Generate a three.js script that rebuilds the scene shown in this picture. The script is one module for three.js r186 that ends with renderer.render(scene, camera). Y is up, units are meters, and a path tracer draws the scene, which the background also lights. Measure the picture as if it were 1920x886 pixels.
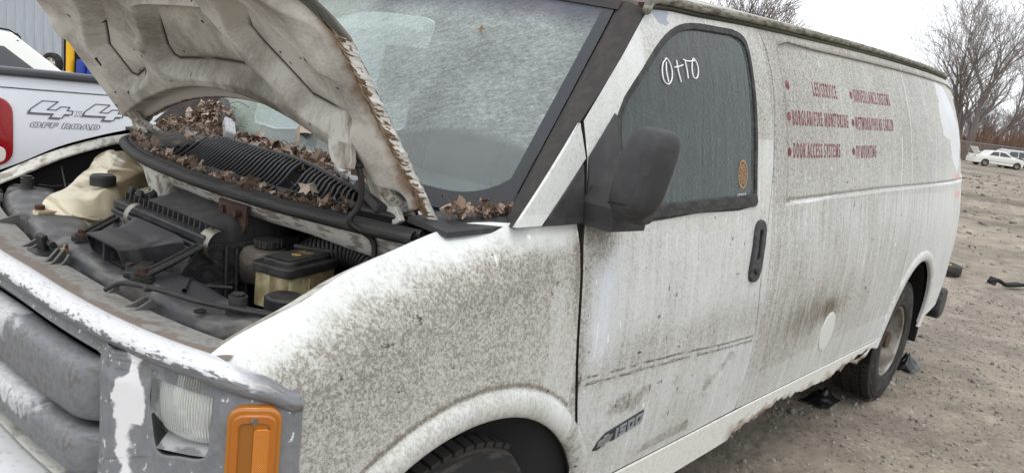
import * as THREE from 'three';
import { mergeGeometries, mergeVertices, toCreasedNormals } from 'three/addons/utils/BufferGeometryUtils.js';
import { RoundedBoxGeometry } from 'three/addons/geometries/RoundedBoxGeometry.js';
import { FontLoader } from 'three/addons/loaders/FontLoader.js';
import { TextGeometry } from 'three/addons/geometries/TextGeometry.js';

// ------------------------------------------------------------------ camera, sky, sun, exposure
const scene = new THREE.Scene();
const V3 = (x, y, z) => new THREE.Vector3(x, y, z);
const rad = (d) => d * Math.PI / 180;
const camera = new THREE.PerspectiveCamera(35.12, 1024 / 472, 0.05, 1500);
{
  const th = rad(41.18), pi = rad(11.26), ro = rad(7.42);
  const v = V3(Math.cos(th) * Math.cos(pi), -Math.sin(pi), -Math.sin(th) * Math.cos(pi));
  const r = V3(Math.sin(th), 0, Math.cos(th)), u = r.clone().cross(v);
  const r2 = r.clone().multiplyScalar(Math.cos(ro)).addScaledVector(u, Math.sin(ro));
  const u2 = u.clone().multiplyScalar(Math.cos(ro)).addScaledVector(r, -Math.sin(ro));
  camera.quaternion.setFromRotationMatrix(new THREE.Matrix4().makeBasis(r2, u2, v.clone().negate()));
  camera.position.set(-1.156, 1.537, 2.007);
}
scene.add(camera);
const renderer = new THREE.WebGLRenderer({ antialias: true });
renderer.toneMapping = THREE.LinearToneMapping;
renderer.toneMappingExposure = 1.16;
renderer.shadowMap.enabled = true;

// seeded noise
function rng(seed) { let a = seed >>> 0; return () => { a = (a + 0x6D2B79F5) | 0; let t = Math.imul(a ^ (a >>> 15), 1 | a); t = (t + Math.imul(t ^ (t >>> 7), 61 | t)) ^ t; return ((t ^ (t >>> 14)) >>> 0) / 4294967296; }; }
function h2(x, y) { let n = Math.imul(x, 374761393) + Math.imul(y, 668265263) | 0; n = Math.imul(n ^ (n >>> 13), 1274126177); return ((n ^ (n >>> 16)) >>> 0) / 4294967296; }
function vn(x, y) { const xi = Math.floor(x), yi = Math.floor(y); let fx = x - xi, fy = y - yi; fx = fx * fx * (3 - 2 * fx); fy = fy * fy * (3 - 2 * fy); const a = h2(xi, yi), b = h2(xi + 1, yi), c = h2(xi, yi + 1), d = h2(xi + 1, yi + 1); return a + (b - a) * fx + (c - a) * fy + (a - b - c + d) * fx * fy; }
function fbm(x, y, o = 4) { let s = 0, a = 0.5, t = 0; for (let i = 0; i < o; i++) { s += a * vn(x, y); t += a; x = x * 2.03 + 17.3; y = y * 2.03 + 9.1; a *= 0.5; } return s / t; }
const clamp = (x, a = 0, b = 1) => Math.min(b, Math.max(a, x));
const ss = (a, b, x) => { const t = clamp((x - a) / (b - a)); return t * t * (3 - 2 * t); };
const lerp = (a, b, t) => a + (b - a) * t;
function interp(x, xs, ys) { if (x <= xs[0]) return ys[0]; for (let i = 1; i < xs.length; i++) if (x <= xs[i]) { const t = (x - xs[i - 1]) / (xs[i] - xs[i - 1]); return ys[i - 1] + (ys[i] - ys[i - 1]) * t; } return ys[ys.length - 1]; }
function smoothInterp(x, xs, ys) { // cubic Hermite through the points
  const n = xs.length; if (x <= xs[0]) return ys[0]; if (x >= xs[n - 1]) return ys[n - 1];
  let i = 1; while (x > xs[i]) i++;
  const m = (k) => { if (k === 0) return (ys[1] - ys[0]) / (xs[1] - xs[0]); if (k === n - 1) return (ys[n - 1] - ys[n - 2]) / (xs[n - 1] - xs[n - 2]); return (ys[k + 1] - ys[k - 1]) / (xs[k + 1] - xs[k - 1]); };
  const hh = xs[i] - xs[i - 1], t = (x - xs[i - 1]) / hh, t2 = t * t, t3 = t2 * t;
  return (2 * t3 - 3 * t2 + 1) * ys[i - 1] + (t3 - 2 * t2 + t) * hh * m(i - 1) + (-2 * t3 + 3 * t2) * ys[i] + (t3 - t2) * hh * m(i);
}

{ // overcast sky: bright, nearly even, brighter overhead, faint cloud structure
  const W = 512, H = 256, d = new Float32Array(W * H * 4);
  for (let j = 0; j < H; j++) for (let i = 0; i < W; i++) {
    const el = (j + 0.5) / H * Math.PI - Math.PI / 2, az = (i + 0.5) / W * Math.PI * 2;
    const s = Math.max(0, Math.sin(el));
    const cx = Math.cos(el) * Math.cos(az) * 3 / (0.35 + s), cz = Math.cos(el) * Math.sin(az) * 3 / (0.35 + s);
    const cl = (fbm(cx + 40, cz + 40, 5) - 0.5) * 0.16 * ss(0, 0.3, s);
    let L = 1.04 + 0.5 * Math.pow(s, 0.9) + cl;
    const k = (j * W + i) * 4;
    d[k] = L * 0.945; d[k + 1] = L * 0.972; d[k + 2] = L * 1.02; d[k + 3] = 1;
    if (el < 0) { d[k] = 0.24; d[k + 1] = 0.22; d[k + 2] = 0.2; }
  }
  const t = new THREE.DataTexture(d, W, H, THREE.RGBAFormat, THREE.FloatType);
  t.mapping = THREE.EquirectangularReflectionMapping; t.magFilter = THREE.LinearFilter; t.minFilter = THREE.LinearFilter; t.wrapS = THREE.RepeatWrapping; t.needsUpdate = true;
  scene.background = t; scene.environment = t;
}
const sun = new THREE.DirectionalLight(0xfff4e6, 0.6);
sun.position.set(-20, 60, 22); sun.target.position.set(1, 0, 0); sun.castShadow = true; sun.shadow.radius = 40;
Object.assign(sun.shadow.camera, { left: -60, right: 60, top: 60, bottom: -60, near: 1, far: 250 }); sun.shadow.mapSize.set(2048, 2048);
scene.add(sun, sun.target);

// ------------------------------------------------------------------ helpers
const used = {};
function numbered(n) { if (!(n in used)) { used[n] = 0; return n; } used[n]++; return n + '_' + String(used[n]).padStart(3, '0'); }
function thing(name, label, category, pos = [0, 0, 0], turn = 0, group) {
  const o = new THREE.Group(); o.name = numbered(name); o.position.set(...pos); o.rotation.y = turn; o.userData = { label, category }; if (group) o.userData.group = group; scene.add(o); return o;
}
function tag(o, label, category, group) { o.userData = { label, category }; if (group) o.userData.group = group; return o; }
function mesh(name, geo, mat, parent = scene) {
  const m = new THREE.Mesh(Array.isArray(geo) ? merge(geo) : geo, mat); m.name = parent === scene ? numbered(name) : name; m.castShadow = m.receiveShadow = true; parent.add(m); return m;
}
function merge(gs) { return mergeGeometries(gs.map((g) => { const n = g.index ? g.toNonIndexed() : g; for (const k of Object.keys(n.attributes)) if (!['position', 'normal', 'uv'].includes(k)) n.deleteAttribute(k); if (!n.attributes.uv) n.setAttribute('uv', new THREE.BufferAttribute(new Float32Array(n.attributes.position.count * 2), 2)); return n; })); }
function xf(g, p = [0, 0, 0], r = [0, 0, 0], s = [1, 1, 1]) { g.applyMatrix4(new THREE.Matrix4().compose(V3(...p), new THREE.Quaternion().setFromEuler(new THREE.Euler(...r)), V3(...s))); return g; }
function boxUV(g0) { const g = g0.index ? g0.toNonIndexed() : g0, p = g.attributes.position, uv = new Float32Array(p.count * 2), a = V3(), b = V3(), c = V3(); for (let i = 0; i < p.count; i += 3) { a.fromBufferAttribute(p, i); b.fromBufferAttribute(p, i + 1); c.fromBufferAttribute(p, i + 2); const n = b.clone().sub(a).cross(c.clone().sub(a)), x = Math.abs(n.x), y = Math.abs(n.y), z = Math.abs(n.z); [a, b, c].forEach((q, k) => { const [u, v] = y >= x && y >= z ? [q.x, q.z] : x >= z ? [q.z, q.y] : [q.x, q.y]; uv[(i + k) * 2] = u; uv[(i + k) * 2 + 1] = v; }); } g.setAttribute('uv', new THREE.BufferAttribute(uv, 2)); return g; }
const rbox = (w, h, d, p, r = [0, 0, 0], rr = 0.006, seg = 2) => boxUV(xf(new RoundedBoxGeometry(w, h, d, seg, Math.min(rr, w / 2.01, h / 2.01, d / 2.01)), p, r));
const cyl = (r1, r2, h, p, r = [0, 0, 0], n = 24) => boxUV(xf(new THREE.CylinderGeometry(r1, r2, h, n), p, r));
const tube = (pts, r, seg = 40, rs = 8, closed = false) => new THREE.TubeGeometry(new THREE.CatmullRomCurve3(pts.map((p) => V3(...p)), closed, 'centripetal'), seg, r, rs, closed);
const lathe = (pts, n = 32) => new THREE.LatheGeometry(pts.map((p) => new THREE.Vector2(...p)), n);
function grid(F, nu, nv, uvF) { // F(u, v in 0..1) -> [x, y, z]
  const pos = [], uv = [], idx = [];
  for (let j = 0; j <= nv; j++) for (let i = 0; i <= nu; i++) { const u = i / nu, v = j / nv; pos.push(...F(u, v)); uv.push(...(uvF ? uvF(u, v) : [u, v])); }
  for (let j = 0; j < nv; j++) for (let i = 0; i < nu; i++) { const a = j * (nu + 1) + i, b = a + 1, c = a + nu + 1, d = c + 1; idx.push(a, b, d, a, d, c); }
  const g = new THREE.BufferGeometry(); g.setAttribute('position', new THREE.Float32BufferAttribute(pos, 3)); g.setAttribute('uv', new THREE.Float32BufferAttribute(uv, 2)); g.setIndex(idx); g.computeVertexNormals(); return g;
}
function slab(F, nu, nv, nrm, th, uvF) { // a closed sheet of thickness th: F surface and F - nrm*th
  const f2 = (u, v) => { const p = F(u, v), n = nrm(u, v); return [p[0] - n[0] * th, p[1] - n[1] * th, p[2] - n[2] * th]; };
  const edge = (at) => grid((a, b) => { const [u, v] = at(a); const p = F(u, v), q = f2(u, v); return [0, 1, 2].map((i) => lerp(p[i], q[i], b)); }, 60, 1, uvF && ((a) => uvF(...at(a))));
  return merge([grid(F, nu, nv, uvF), grid(f2, nu, nv, uvF), edge((a) => [a, 0]), edge((a) => [a, 1]), edge((a) => [0, a]), edge((a) => [1, a])]);
}
// a sheet-metal panel: 2D outline (with holes) laid on the surface F(u, v), rounded rim turned inward by depth
function panel(outline, holes, F, o = {}) {
  const max = o.max || 0.06, depth = o.depth ?? 0.02, bev = o.bev ?? 0.0025, flip = o.flip ? -1 : 1, uvF = o.uv || ((u, v) => [u, v]);
  const area = (p) => { let s = 0; for (let i = 0; i < p.length; i++) { const a = p[i], b = p[(i + 1) % p.length]; s += a[0] * b[1] - b[0] * a[1]; } return s / 2; };
  const dens = (p) => { const r = []; for (let i = 0; i < p.length; i++) { const a = p[i], b = p[(i + 1) % p.length], n = Math.max(1, Math.ceil(Math.hypot(b[0] - a[0], b[1] - a[1]) / max)); for (let k = 0; k < n; k++) r.push([lerp(a[0], b[0], k / n), lerp(a[1], b[1], k / n)]); } return r; };
  let out = dens(outline); if (area(out) < 0) out.reverse();
  const hs = (holes || []).map((q) => { let r = dens(q); if (area(r) > 0) r.reverse(); return r; });
  const v2 = (p) => p.map((a) => new THREE.Vector2(a[0], a[1]));
  let tris = THREE.ShapeUtils.triangulateShape(v2(out), hs.map(v2));
  const pts = [...out]; hs.forEach((q) => pts.push(...q));
  for (let it = 0; it < 12; it++) {
    const mid = new Map(); let split = false; const nt = [];
    const M = (a, b) => { const A = pts[a], B = pts[b]; if (Math.hypot(A[0] - B[0], A[1] - B[1]) <= max * 1.3) return -1; const k = a < b ? a * 1e6 + b : b * 1e6 + a; if (!mid.has(k)) { mid.set(k, pts.length); pts.push([(A[0] + B[0]) / 2, (A[1] + B[1]) / 2]); } return mid.get(k); };
    for (const [a, b, c] of tris) {
      const x = M(a, b), y = M(b, c), z = M(c, a), n = (x >= 0) + (y >= 0) + (z >= 0);
      if (!n) { nt.push([a, b, c]); continue; } split = true;
      if (n === 3) nt.push([a, x, z], [x, b, y], [z, y, c], [x, y, z]);
      else if (n === 1) { if (x >= 0) nt.push([a, x, c], [x, b, c]); else if (y >= 0) nt.push([a, b, y], [a, y, c]); else nt.push([a, b, z], [z, b, c]); }
      else if (x < 0) nt.push([z, y, c], [a, b, y], [a, y, z]); else if (y < 0) nt.push([a, x, z], [x, b, c], [x, c, z]); else nt.push([x, b, y], [a, x, y], [a, y, c]);
    }
    tris = nt; if (!split) break;
  }
  const e = 1e-3, P = [], N = [];
  const frame = (q) => { const p = V3(...F(q[0], q[1])), a = V3(...F(q[0] + e, q[1])).sub(V3(...F(q[0] - e, q[1]))), b = V3(...F(q[0], q[1] + e)).sub(V3(...F(q[0], q[1] - e))); const n = a.cross(b).normalize(); return [p, n]; };
  for (const q of pts) { const [p, n] = frame(q); P.push(p); N.push(n); }
  const pos = [], nor = [], uv = [], idx = [];
  P.forEach((p, i) => { pos.push(p.x, p.y, p.z); nor.push(N[i].x * flip, N[i].y * flip, N[i].z * flip); uv.push(...uvF(...pts[i])); });
  tris.forEach(([a, b, c]) => (flip > 0 ? idx.push(a, b, c) : idx.push(a, c, b)));
  let s0 = 0;
  for (const loop of [out, ...hs]) {
    const n = loop.length, base = pos.length / 3;
    for (let i = 0; i < n; i++) {
      const A = P[s0 + (i + n - 1) % n], B = P[s0 + (i + 1) % n], T = B.clone().sub(A).normalize(), O = T.clone().cross(N[s0 + i]).normalize(), D = N[s0 + i].clone().multiplyScalar(-flip), p = P[s0 + i];
      const ring = [[0, 0, 0.75, 0], [bev * 0.7, bev * 0.3, 0.6, 0], [bev * 0.7, bev * 0.3, 0.6, 1], [bev, bev, 0.1, 1], [bev, depth, 0, 1]];
      for (const [oo, dd, w, eg] of ring) { const q = p.clone().addScaledVector(O, oo).addScaledVector(D, dd); pos.push(q.x, q.y, q.z); const nn = O.clone().multiplyScalar(1 - w).addScaledVector(D, -w).normalize(); nor.push(nn.x, nn.y, nn.z); uv.push(...(eg && o.edge ? o.edge : uvF(...loop[i]))); }
    }
    for (let i = 0; i < n; i++) for (let k = 0; k < 4; k++) { const a = base + i * 5 + k, b = base + ((i + 1) % n) * 5 + k; idx.push(a, a + 1, b + 1, a, b + 1, b); }
    s0 += n;
  }
  const g = new THREE.BufferGeometry(); g.setAttribute('position', new THREE.Float32BufferAttribute(pos, 3)); g.setAttribute('normal', new THREE.Float32BufferAttribute(nor, 3)); g.setAttribute('uv', new THREE.Float32BufferAttribute(uv, 2)); g.setIndex(idx); return g;
}
function sweep(path, prof, n, closed = true, caps = true) { // path(t 0..1) -> {p, o} (o outward, horizontal); prof [[d, y], ...]
  const m = prof.length, F = (u, v) => { const { p, o } = path(u); const k = v * (closed ? m : m - 1), i = Math.floor(k + 1e-9) % m, q = prof[i]; return [p.x + o.x * q[0], p.y + q[1], p.z + o.z * q[0]]; };
  const g = grid(F, n, closed ? m : m - 1); const gs = [toCreasedNormals(g, 0.9)];
  if (closed && caps) for (const t of [0, 1]) { const { p, o } = path(t); const tri = THREE.ShapeUtils.triangulateShape(prof.map((q) => new THREE.Vector2(...q)), []); const pos = []; for (const f of tri) for (const i of f) pos.push(p.x + o.x * prof[i][0], p.y + prof[i][1], p.z + o.z * prof[i][0]); const c = new THREE.BufferGeometry(); c.setAttribute('position', new THREE.Float32BufferAttribute(pos, 3)); c.computeVertexNormals(); gs.push(c); }
  return merge(gs);
}
const roundRect = (w, h, r, n = 5) => { const p = []; for (const [sx, sy, a0] of [[1, 1, 0], [-1, 1, 90], [-1, -1, 180], [1, -1, 270]]) for (let k = 0; k <= n; k++) { const a = rad(a0 + 90 * k / n); p.push([sx * (w / 2 - r) + r * Math.cos(a), sy * (h / 2 - r) + r * Math.sin(a)]); } return p; };
function smoothPoly(p, n = 6) { const c = new THREE.CatmullRomCurve3(p.map((q) => V3(q[0], q[1], 0)), true, 'centripetal'); return c.getPoints(p.length * n).slice(0, -1).map((q) => [q.x, q.y]); }
function smoothLine(p, n = 5) { return new THREE.CatmullRomCurve3(p.map((q) => V3(q[0], q[1], 0)), false, 'centripetal').getPoints((p.length - 1) * n).map((q) => [q.x, q.y]); }
function extrude(poly, depth, bevel = 0.006, o = {}) { const s = new THREE.Shape(poly.map((q) => new THREE.Vector2(...q))); (o.holes || []).forEach((q) => s.holes.push(new THREE.Path(q.map((a) => new THREE.Vector2(...a))))); return boxUV(new THREE.ExtrudeGeometry(s, { depth, bevelEnabled: bevel > 0, bevelSize: bevel, bevelThickness: bevel, bevelSegments: o.seg || 3, curveSegments: 8, steps: o.steps || 1 })); }

// ------------------------------------------------------------------ textures
function tex(w, h, fn, o = {}) {
  const d = new Uint8Array(w * h * 4); const c = [0, 0, 0];
  for (let j = 0; j < h; j++) for (let i = 0; i < w; i++) { fn((i + 0.5) / w, (j + 0.5) / h, c, i, j); const k = (j * w + i) * 4; d[k] = clamp(c[0], 0, 255); d[k + 1] = clamp(c[1], 0, 255); d[k + 2] = clamp(c[2], 0, 255); d[k + 3] = 255; }
  const t = new THREE.DataTexture(d, w, h); t.magFilter = THREE.LinearFilter; t.minFilter = THREE.LinearMipmapLinearFilter; t.generateMipmaps = true; t.wrapS = t.wrapT = THREE.RepeatWrapping; if (!o.data) t.colorSpace = THREE.SRGBColorSpace; t.needsUpdate = true; return t;
}
const M = {};
const std = (c, r = 0.7, o = {}) => new THREE.MeshStandardMaterial({ color: c, roughness: r, ...o });
// weathered plastic / metal: base colour with dust and speckle, uv-independent small tile in metres
function worn(base, dust, amt, o = {}) {
  const t = tex(256, 256, (u, v, c) => { const a = fbm(u * 8, v * 8, 4), b = h2(Math.floor(u * 256), Math.floor(v * 256)); const k = clamp(amt * (0.25 + 1.5 * ss(0.35, 0.75, a)) + (b > 0.985 ? 0.3 : 0)); for (let i = 0; i < 3; i++) c[i] = lerp(base[i], dust[i], k); });
  if (o.rep) t.repeat.set(o.rep, o.rep);
  return new THREE.MeshStandardMaterial({ map: t, roughness: o.r ?? 0.75, metalness: o.m ?? 0 });
}

// ------------------------------------------------------------------ van body shape (metres; x rearwards from the front axle, z towards the driver's side)
const KY = [.2, .35, .55, .75, .95, 1.1, 1.2, 1.35, 1.5, 1.65, 1.78, 1.86, 1.93, 2.02], KZ = [.93, .95, .972, .982, .982, .968, .952, .928, .895, .852, .80, .765, .725, .66];
const topEdge = (x) => smoothInterp(x, [-.60, -.54, -.48, -.40, -.30, -.18, -.06, .06, .31], [1.012, 1.03, 1.06, 1.095, 1.143, 1.183, 1.213, 1.232, 1.236]);
function S(x, y) { let z = smoothInterp(y, KY, KZ); if (x > 3.6) z -= .045 * ((x - 3.6)) ** 2; if (x < .15) z -= .05 * ((.15 - x) / .7) ** 2; return z; }
const R_C = .2, X_C = 4.6;
function sideF(u, y) { if (u <= X_C) return [u, y, S(u, y)]; const a = (u - X_C) / R_C; return [X_C + R_C * Math.sin(a), y, S(X_C, y) - R_C * (1 - Math.cos(a)) - .07 * R_C * Math.sin(a)]; }
function fenderF(u, y) { const T = topEdge(u), k = clamp((y - (T - .17)) / .17), w = .095 * (1 - ss(-.02, .16, u)) + .012; return [u, y, S(u, y) - w * k * k * k]; }
const gutterY = (x) => smoothInterp(x, [.5, .69, .96, 1.43, 1.82, 2.46, 3.34, 4.39, 4.8], [1.78, 1.812, 1.84, 1.87, 1.888, 1.917, 1.945, 1.962, 1.96]);

// dirt on the driver's side: algae and road grime as it has settled on the white paint, with ledge and gap shade painted in
function inPoly(x, y, p) { let c = false; for (let i = 0, j = p.length - 1; i < p.length; j = i++) if ((p[i][1] > y) !== (p[j][1] > y) && x < (p[j][0] - p[i][0]) * (y - p[i][1]) / (p[j][1] - p[i][1]) + p[i][0]) c = !c; return c; }
const decalScar = [[4.02, 1.90], [4.25, 1.88], [4.46, 1.76], [4.58, 1.6], [4.56, 1.42], [4.42, 1.36], [4.26, 1.45], [4.2, 1.56], [4.0, 1.58], [3.98, 1.75]];
function sideColour(x, y, c, rear) {
  if (y < .26 && (rear ? x < 1.42 : x < -.68)) { c[0] = 46; c[1] = 42; c[2] = 37; return; } // dark colour for the shut-line rims: packed grime and painted gap shade together
  let D, warm = .5, white = 0;
  const big = fbm(x * 5 + 3, y * 5, 3) - .5, st = fbm(x * 42, y * 2.6, 3) - .5, st2 = fbm(x * 110 + 7, y * 5, 2) - .5;
  if (x < .312 && y < 1.26) { // fender
    const e = topEdge(x) - y + big * .05 + (fbm(x * 30, y * 30, 3) - .5) * .035;
    D = lerp(.06, .70, ss(.0, .075, e)); D += .14 * Math.exp(-(((e - .10) / .06) ** 2)); D -= .06 * ss(.18, .34, e); D += big * .10;
    if (x > .1) D -= .17 * ss(.1, .26, x); D += st * .25 * ss(-.1, .2, x); warm = .62; if (y < .42) D += .2;
    D += .3 * Math.exp(-(((x - .296) / .012) ** 2)) * ss(.9, 1.15, y); const rho = Math.hypot(x / .432, (y - .362) / .445); D += .55 * Math.exp(-(((rho - 1.165) / .012) ** 2)); if (rho < 1.15) D -= .18;
  } else if (x < 1.43) { // door
    D = .44 + st * .12 + big * .16 + st2 * .16; warm = .35;
    if (y < 1.23) { const w = Math.exp(-(((x - .42) / .06) ** 2)) * ss(.8, .9, y) * (1 - ss(1.12, 1.2, y)); white = w * .8; D -= .22 * w;
      D += .5 * Math.exp(-(((x - .40) / .05) ** 2)) * ss(1.05, 1.2, y) + .25 * ss(1.15, 1.23, y) * ss(.6, .3, x);
      D += .16 * ss(.96, .86, y) * ss(.74, .84, y) + .1 * ss(.7, .5, y) * big * 3; D += .22 * Math.exp(-(((x - .335) / .02) ** 2));
      const sy = .826 - .062 * (x - .36) / 1.03; const br = fbm(x * 26, 3, 3);
      if (y > .5 && y < .75) D += .3 * ss(.55, .75, fbm(x * 9, y * 14 + 3, 3));
    } else { D = .5 + big * .3 + st * .15; if (y < 1.47 || x < .62) D -= .22; D += .15 * ss(1.0, 1.3, x); warm = .5; if (x > .58 && x < .80 && y > 1.76) white = .3; if (inPoly(x + (fbm(x * 60, y * 60, 3) - .5) * .03, y + (fbm(x * 50 + 9, y * 70, 3) - .5) * .03, [[.685, 1.80], [.80, 1.822], [.785, 1.785], [.745, 1.757], [.715, 1.775]])) { c[0] = 150; c[1] = 156; c[2] = 166; return; } }
  } else { // cargo side
    D = .60 + st * .12 + big * .18 + st2 * .14 + .12 * ss(1.25, 1.5, y); warm = .42; D += .1 * ss(2.0, 1.5, x);
    if (y < 1.25) { D -= .06; D += .2 * st2; const f = Math.exp(-(((x - 2.0) / .45) ** 2)) * Math.exp(-(((y - .78) / .12) ** 2)); D += .36 * f * (0.6 + st * 1.6); warm += .45 * f; D += .45 * Math.exp(-(((x - 2.17) / .1) ** 2)) * Math.exp(-(((y - .77) / .05) ** 2)); D -= .2 * ss(3.0, 4.2, x); if (y < .6) D -= .12; }
    else { D -= .2 * ss(3.2, 4.4, x); }
    if (inPoly(x + (fbm(y * 9, x * 9, 3) - .5) * .12, y, decalScar)) { D -= .3; white = .55; }
    if (y > 1.84) warm += .3;
  }
  if (y < .47) D -= .22;
  if (rear && y > 1.2) { // pressed ledge: its lit lip and shaded inner edges painted into the colour
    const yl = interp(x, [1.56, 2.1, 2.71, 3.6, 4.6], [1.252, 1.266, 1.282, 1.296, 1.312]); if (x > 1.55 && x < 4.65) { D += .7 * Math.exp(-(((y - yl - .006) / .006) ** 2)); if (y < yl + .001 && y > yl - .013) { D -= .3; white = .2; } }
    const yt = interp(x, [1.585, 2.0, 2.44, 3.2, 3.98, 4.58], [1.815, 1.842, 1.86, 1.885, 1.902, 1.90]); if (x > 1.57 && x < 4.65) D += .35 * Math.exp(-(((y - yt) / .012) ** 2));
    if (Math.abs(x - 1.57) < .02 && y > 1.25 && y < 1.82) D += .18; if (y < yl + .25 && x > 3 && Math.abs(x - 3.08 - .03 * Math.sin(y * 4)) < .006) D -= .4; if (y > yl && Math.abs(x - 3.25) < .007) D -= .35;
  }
  D = clamp(D, 0, 1.2);
  const s = .30 * vn(x * 210, y * 190) + .36 * vn(x * 430 + 5, y * 390) + .34 * vn(x * 820, y * 760); const sp = (s - .5) * 2.1 + .5;
  const lump = (fbm(x * 60 + 2, y * 75, 3) - .5) * .34;
  const film = clamp(D * .92 + big * .10 + st * .05) * .86, cov = ss(1.02 - D - .3, 1.02 - D + .3, sp + lump), dk = ss(.62, 1.0, sp + lump + (D - .55) * .7) * ss(.35, .75, D);
  const g = (h2(Math.floor(x * 700), Math.floor(y * 700)) - .5) * 10;
  let r0 = 218 + g, g0 = 221 + g, b0 = 219 + g; r0 = lerp(r0, 226, white); g0 = lerp(g0, 230, white); b0 = lerp(b0, 240, white);
  r0 = lerp(r0, 166, film); g0 = lerp(g0, lerp(168, 163, warm), film); b0 = lerp(b0, lerp(164, 152, warm), film);
  const r1 = lerp(138, 124, warm), g1 = lerp(136, 117, warm), b1 = lerp(128, 102, warm), cv = cov * clamp(.12 + D * .38) * (x < .32 && !rear ? 1.25 : 1);
  c[0] = lerp(lerp(r0, r1, cv), 90, dk * .5); c[1] = lerp(lerp(g0, g1, cv), 83, dk * .5); c[2] = lerp(lerp(b0, b1, cv), 73, dk * .5);
  if (vn(x * 46, y * 41) > .955 && sp > .45 && D > .42) { c[0] = 66; c[1] = 59; c[2] = 50; }
  const gx = x * 40, gy = y * 24; if (vn(gx + 40, gy) > .95) { const q = ss(.95, .985, vn(gx + 40, gy)) * 34; c[0] += q; c[1] += q; c[2] += q; }
  if (x > .31) { const lk = vn(x * 170, y * 3.2) * .6 + vn(x * 95 + 40, y * 2.1) * .4, q = ss(.76, .86, lk) * ss(.3, .6, vn(x * 20, y * 14)) * 22; c[0] += q; c[1] += q; c[2] += q; }
  if (!rear && x > .33 && x < 1.4 && y > .7 && y < .9) { // scrape along the door
    const t = (x - .36) / 1.03, wv = (fbm(x * 9, 2, 3) - .5) * .010; const l1 = y - (.832 - .060 * t + wv), l2 = y - (.812 - .058 * t + wv * .6);
    const gr = fbm(x * 130, y * 420, 3), br1 = ss(.36, .5, fbm(x * 17, 5, 4) + .16 * t), br2 = ss(.40, .54, fbm(x * 21 + 7, 8, 4) + .10 * t);
    let m = Math.exp(-((l1 / .0030) ** 2)) * br1 * ss(.25, .5, gr) + Math.exp(-((l2 / .0042) ** 2)) * br2 * ss(.35, .55, gr) * .9 + .5 * ss(.024, .0, Math.abs(y - (.822 - .06 * t))) * ss(.56, .7, gr) * ss(.42, .6, fbm(x * 12, y * 30, 3)); if (x < .352) m += .9 * ss(.026, .012, Math.abs(y - .822)) * ss(.35, .55, fbm(x * 160, y * 90, 2));
    m = clamp(m) * .8; c[0] = lerp(c[0], 58, m); c[1] = lerp(c[1], 53, m); c[2] = lerp(c[2], 45, m);
  }
  if (rear && y < 1.0 && x < 2.7) { const m = clamp(.75 * Math.exp(-(((x - 2.16) / .07) ** 2)) * Math.exp(-(((y - .775) / .035) ** 2)) + .42 * Math.exp(-(((x - 1.95) / .3) ** 2)) * Math.exp(-(((y - .76) / .06) ** 2))) * ss(.25, .6, fbm(x * 90, y * 12, 3)); c[0] = lerp(c[0], 84, m); c[1] = lerp(c[1], 72, m); c[2] = lerp(c[2], 58, m); }
  if (x > 1.5 && y > .9 && (Math.abs(x - 4.45) < .09 && (Math.abs(y - 1.33) < .016 || Math.abs(y - 1.22) < .018))) { c[0] = lerp(c[0], 240, .55); c[1] = lerp(c[1], 130, .5); c[2] = lerp(c[2], 140, .5); }
}
const letters = (() => { // faded red lettering of the cargo side, rows as painted
  const W = 2048, H = 700, cv = document.createElement('canvas'); cv.width = W; cv.height = H; const g = cv.getContext('2d'); g.fillStyle = '#000'; g.fillRect(0, 0, W, H); const X = (x) => (x - 1.55) / 1.45 * W, Y = (y) => (1.78 - y) / .4 * H;
  const word = (s, x0, x1, y0, y1) => { g.save(); const k = -(y1 - y0) / .4 * H / ((x1 - x0) / 1.45 * W); g.transform(1, k, 0, 1, X(x0), Y(y0)); g.font = 'bold 140px sans-serif'; const cap = 102, sp = 16; let tot = 0; for (const ch of s) tot += g.measureText(ch).width + sp; g.transform((X(x1) - X(x0)) / tot, 0, 0, .056 / .4 * H / cap, 0, 0); g.fillStyle = '#f0f0f0'; let cx = 0; for (const ch of s) { g.fillText(ch, cx, 0); cx += g.measureText(ch).width + sp; } g.restore(); };
  const dot = (x, y) => { g.fillStyle = '#e8e8e8'; g.beginPath(); g.ellipse(X(x), Y(y), .017 / 1.45 * W, .0165 / .4 * H, 0, 0, 7); g.fill(); };
  dot(1.62, 1.672); word('LES/SERVICE', 1.87, 2.155, 1.653, 1.660); dot(2.335, 1.69); word('SURVEILLANCE SYSTEMS', 2.365, 2.925, 1.663, 1.682);
  dot(1.606, 1.56); word('BURGLAR/FIRE MONITORING', 1.635, 2.262, 1.53, 1.547); dot(2.32, 1.572); word('NETWORK/PHONE CABLIN', 2.35, 2.93, 1.545, 1.562);
  dot(1.597, 1.432); word('DOOR ACCESS SYSTEMS', 1.63, 2.145, 1.41, 1.421); dot(2.31, 1.45); word('TV MOUNTING', 2.345, 2.635, 1.42, 1.43);
  return cv;
})();
const T1 = tex(2048, 1536, (u, v, c) => sideColour(-.75 + u * 2.25, .2 + v * 1.8, c, false));
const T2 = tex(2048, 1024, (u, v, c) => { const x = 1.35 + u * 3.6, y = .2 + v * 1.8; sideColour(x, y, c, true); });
const uv1 = (x, y) => [(x + .75) / 2.25, (y - .2) / 1.8], uv2 = (x, y) => [(x - 1.35) / 3.6, (y - .2) / 1.8];
M.sideFront = new THREE.MeshPhysicalMaterial({ map: T1, roughness: .62, clearcoat: .12, clearcoatRoughness: .5 });
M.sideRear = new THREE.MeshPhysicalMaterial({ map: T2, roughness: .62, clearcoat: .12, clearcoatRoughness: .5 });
M.paint = new THREE.MeshPhysicalMaterial({ color: new THREE.Color(.65, .67, .66), roughness: .5, clearcoat: .2, clearcoatRoughness: .4 });
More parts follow.
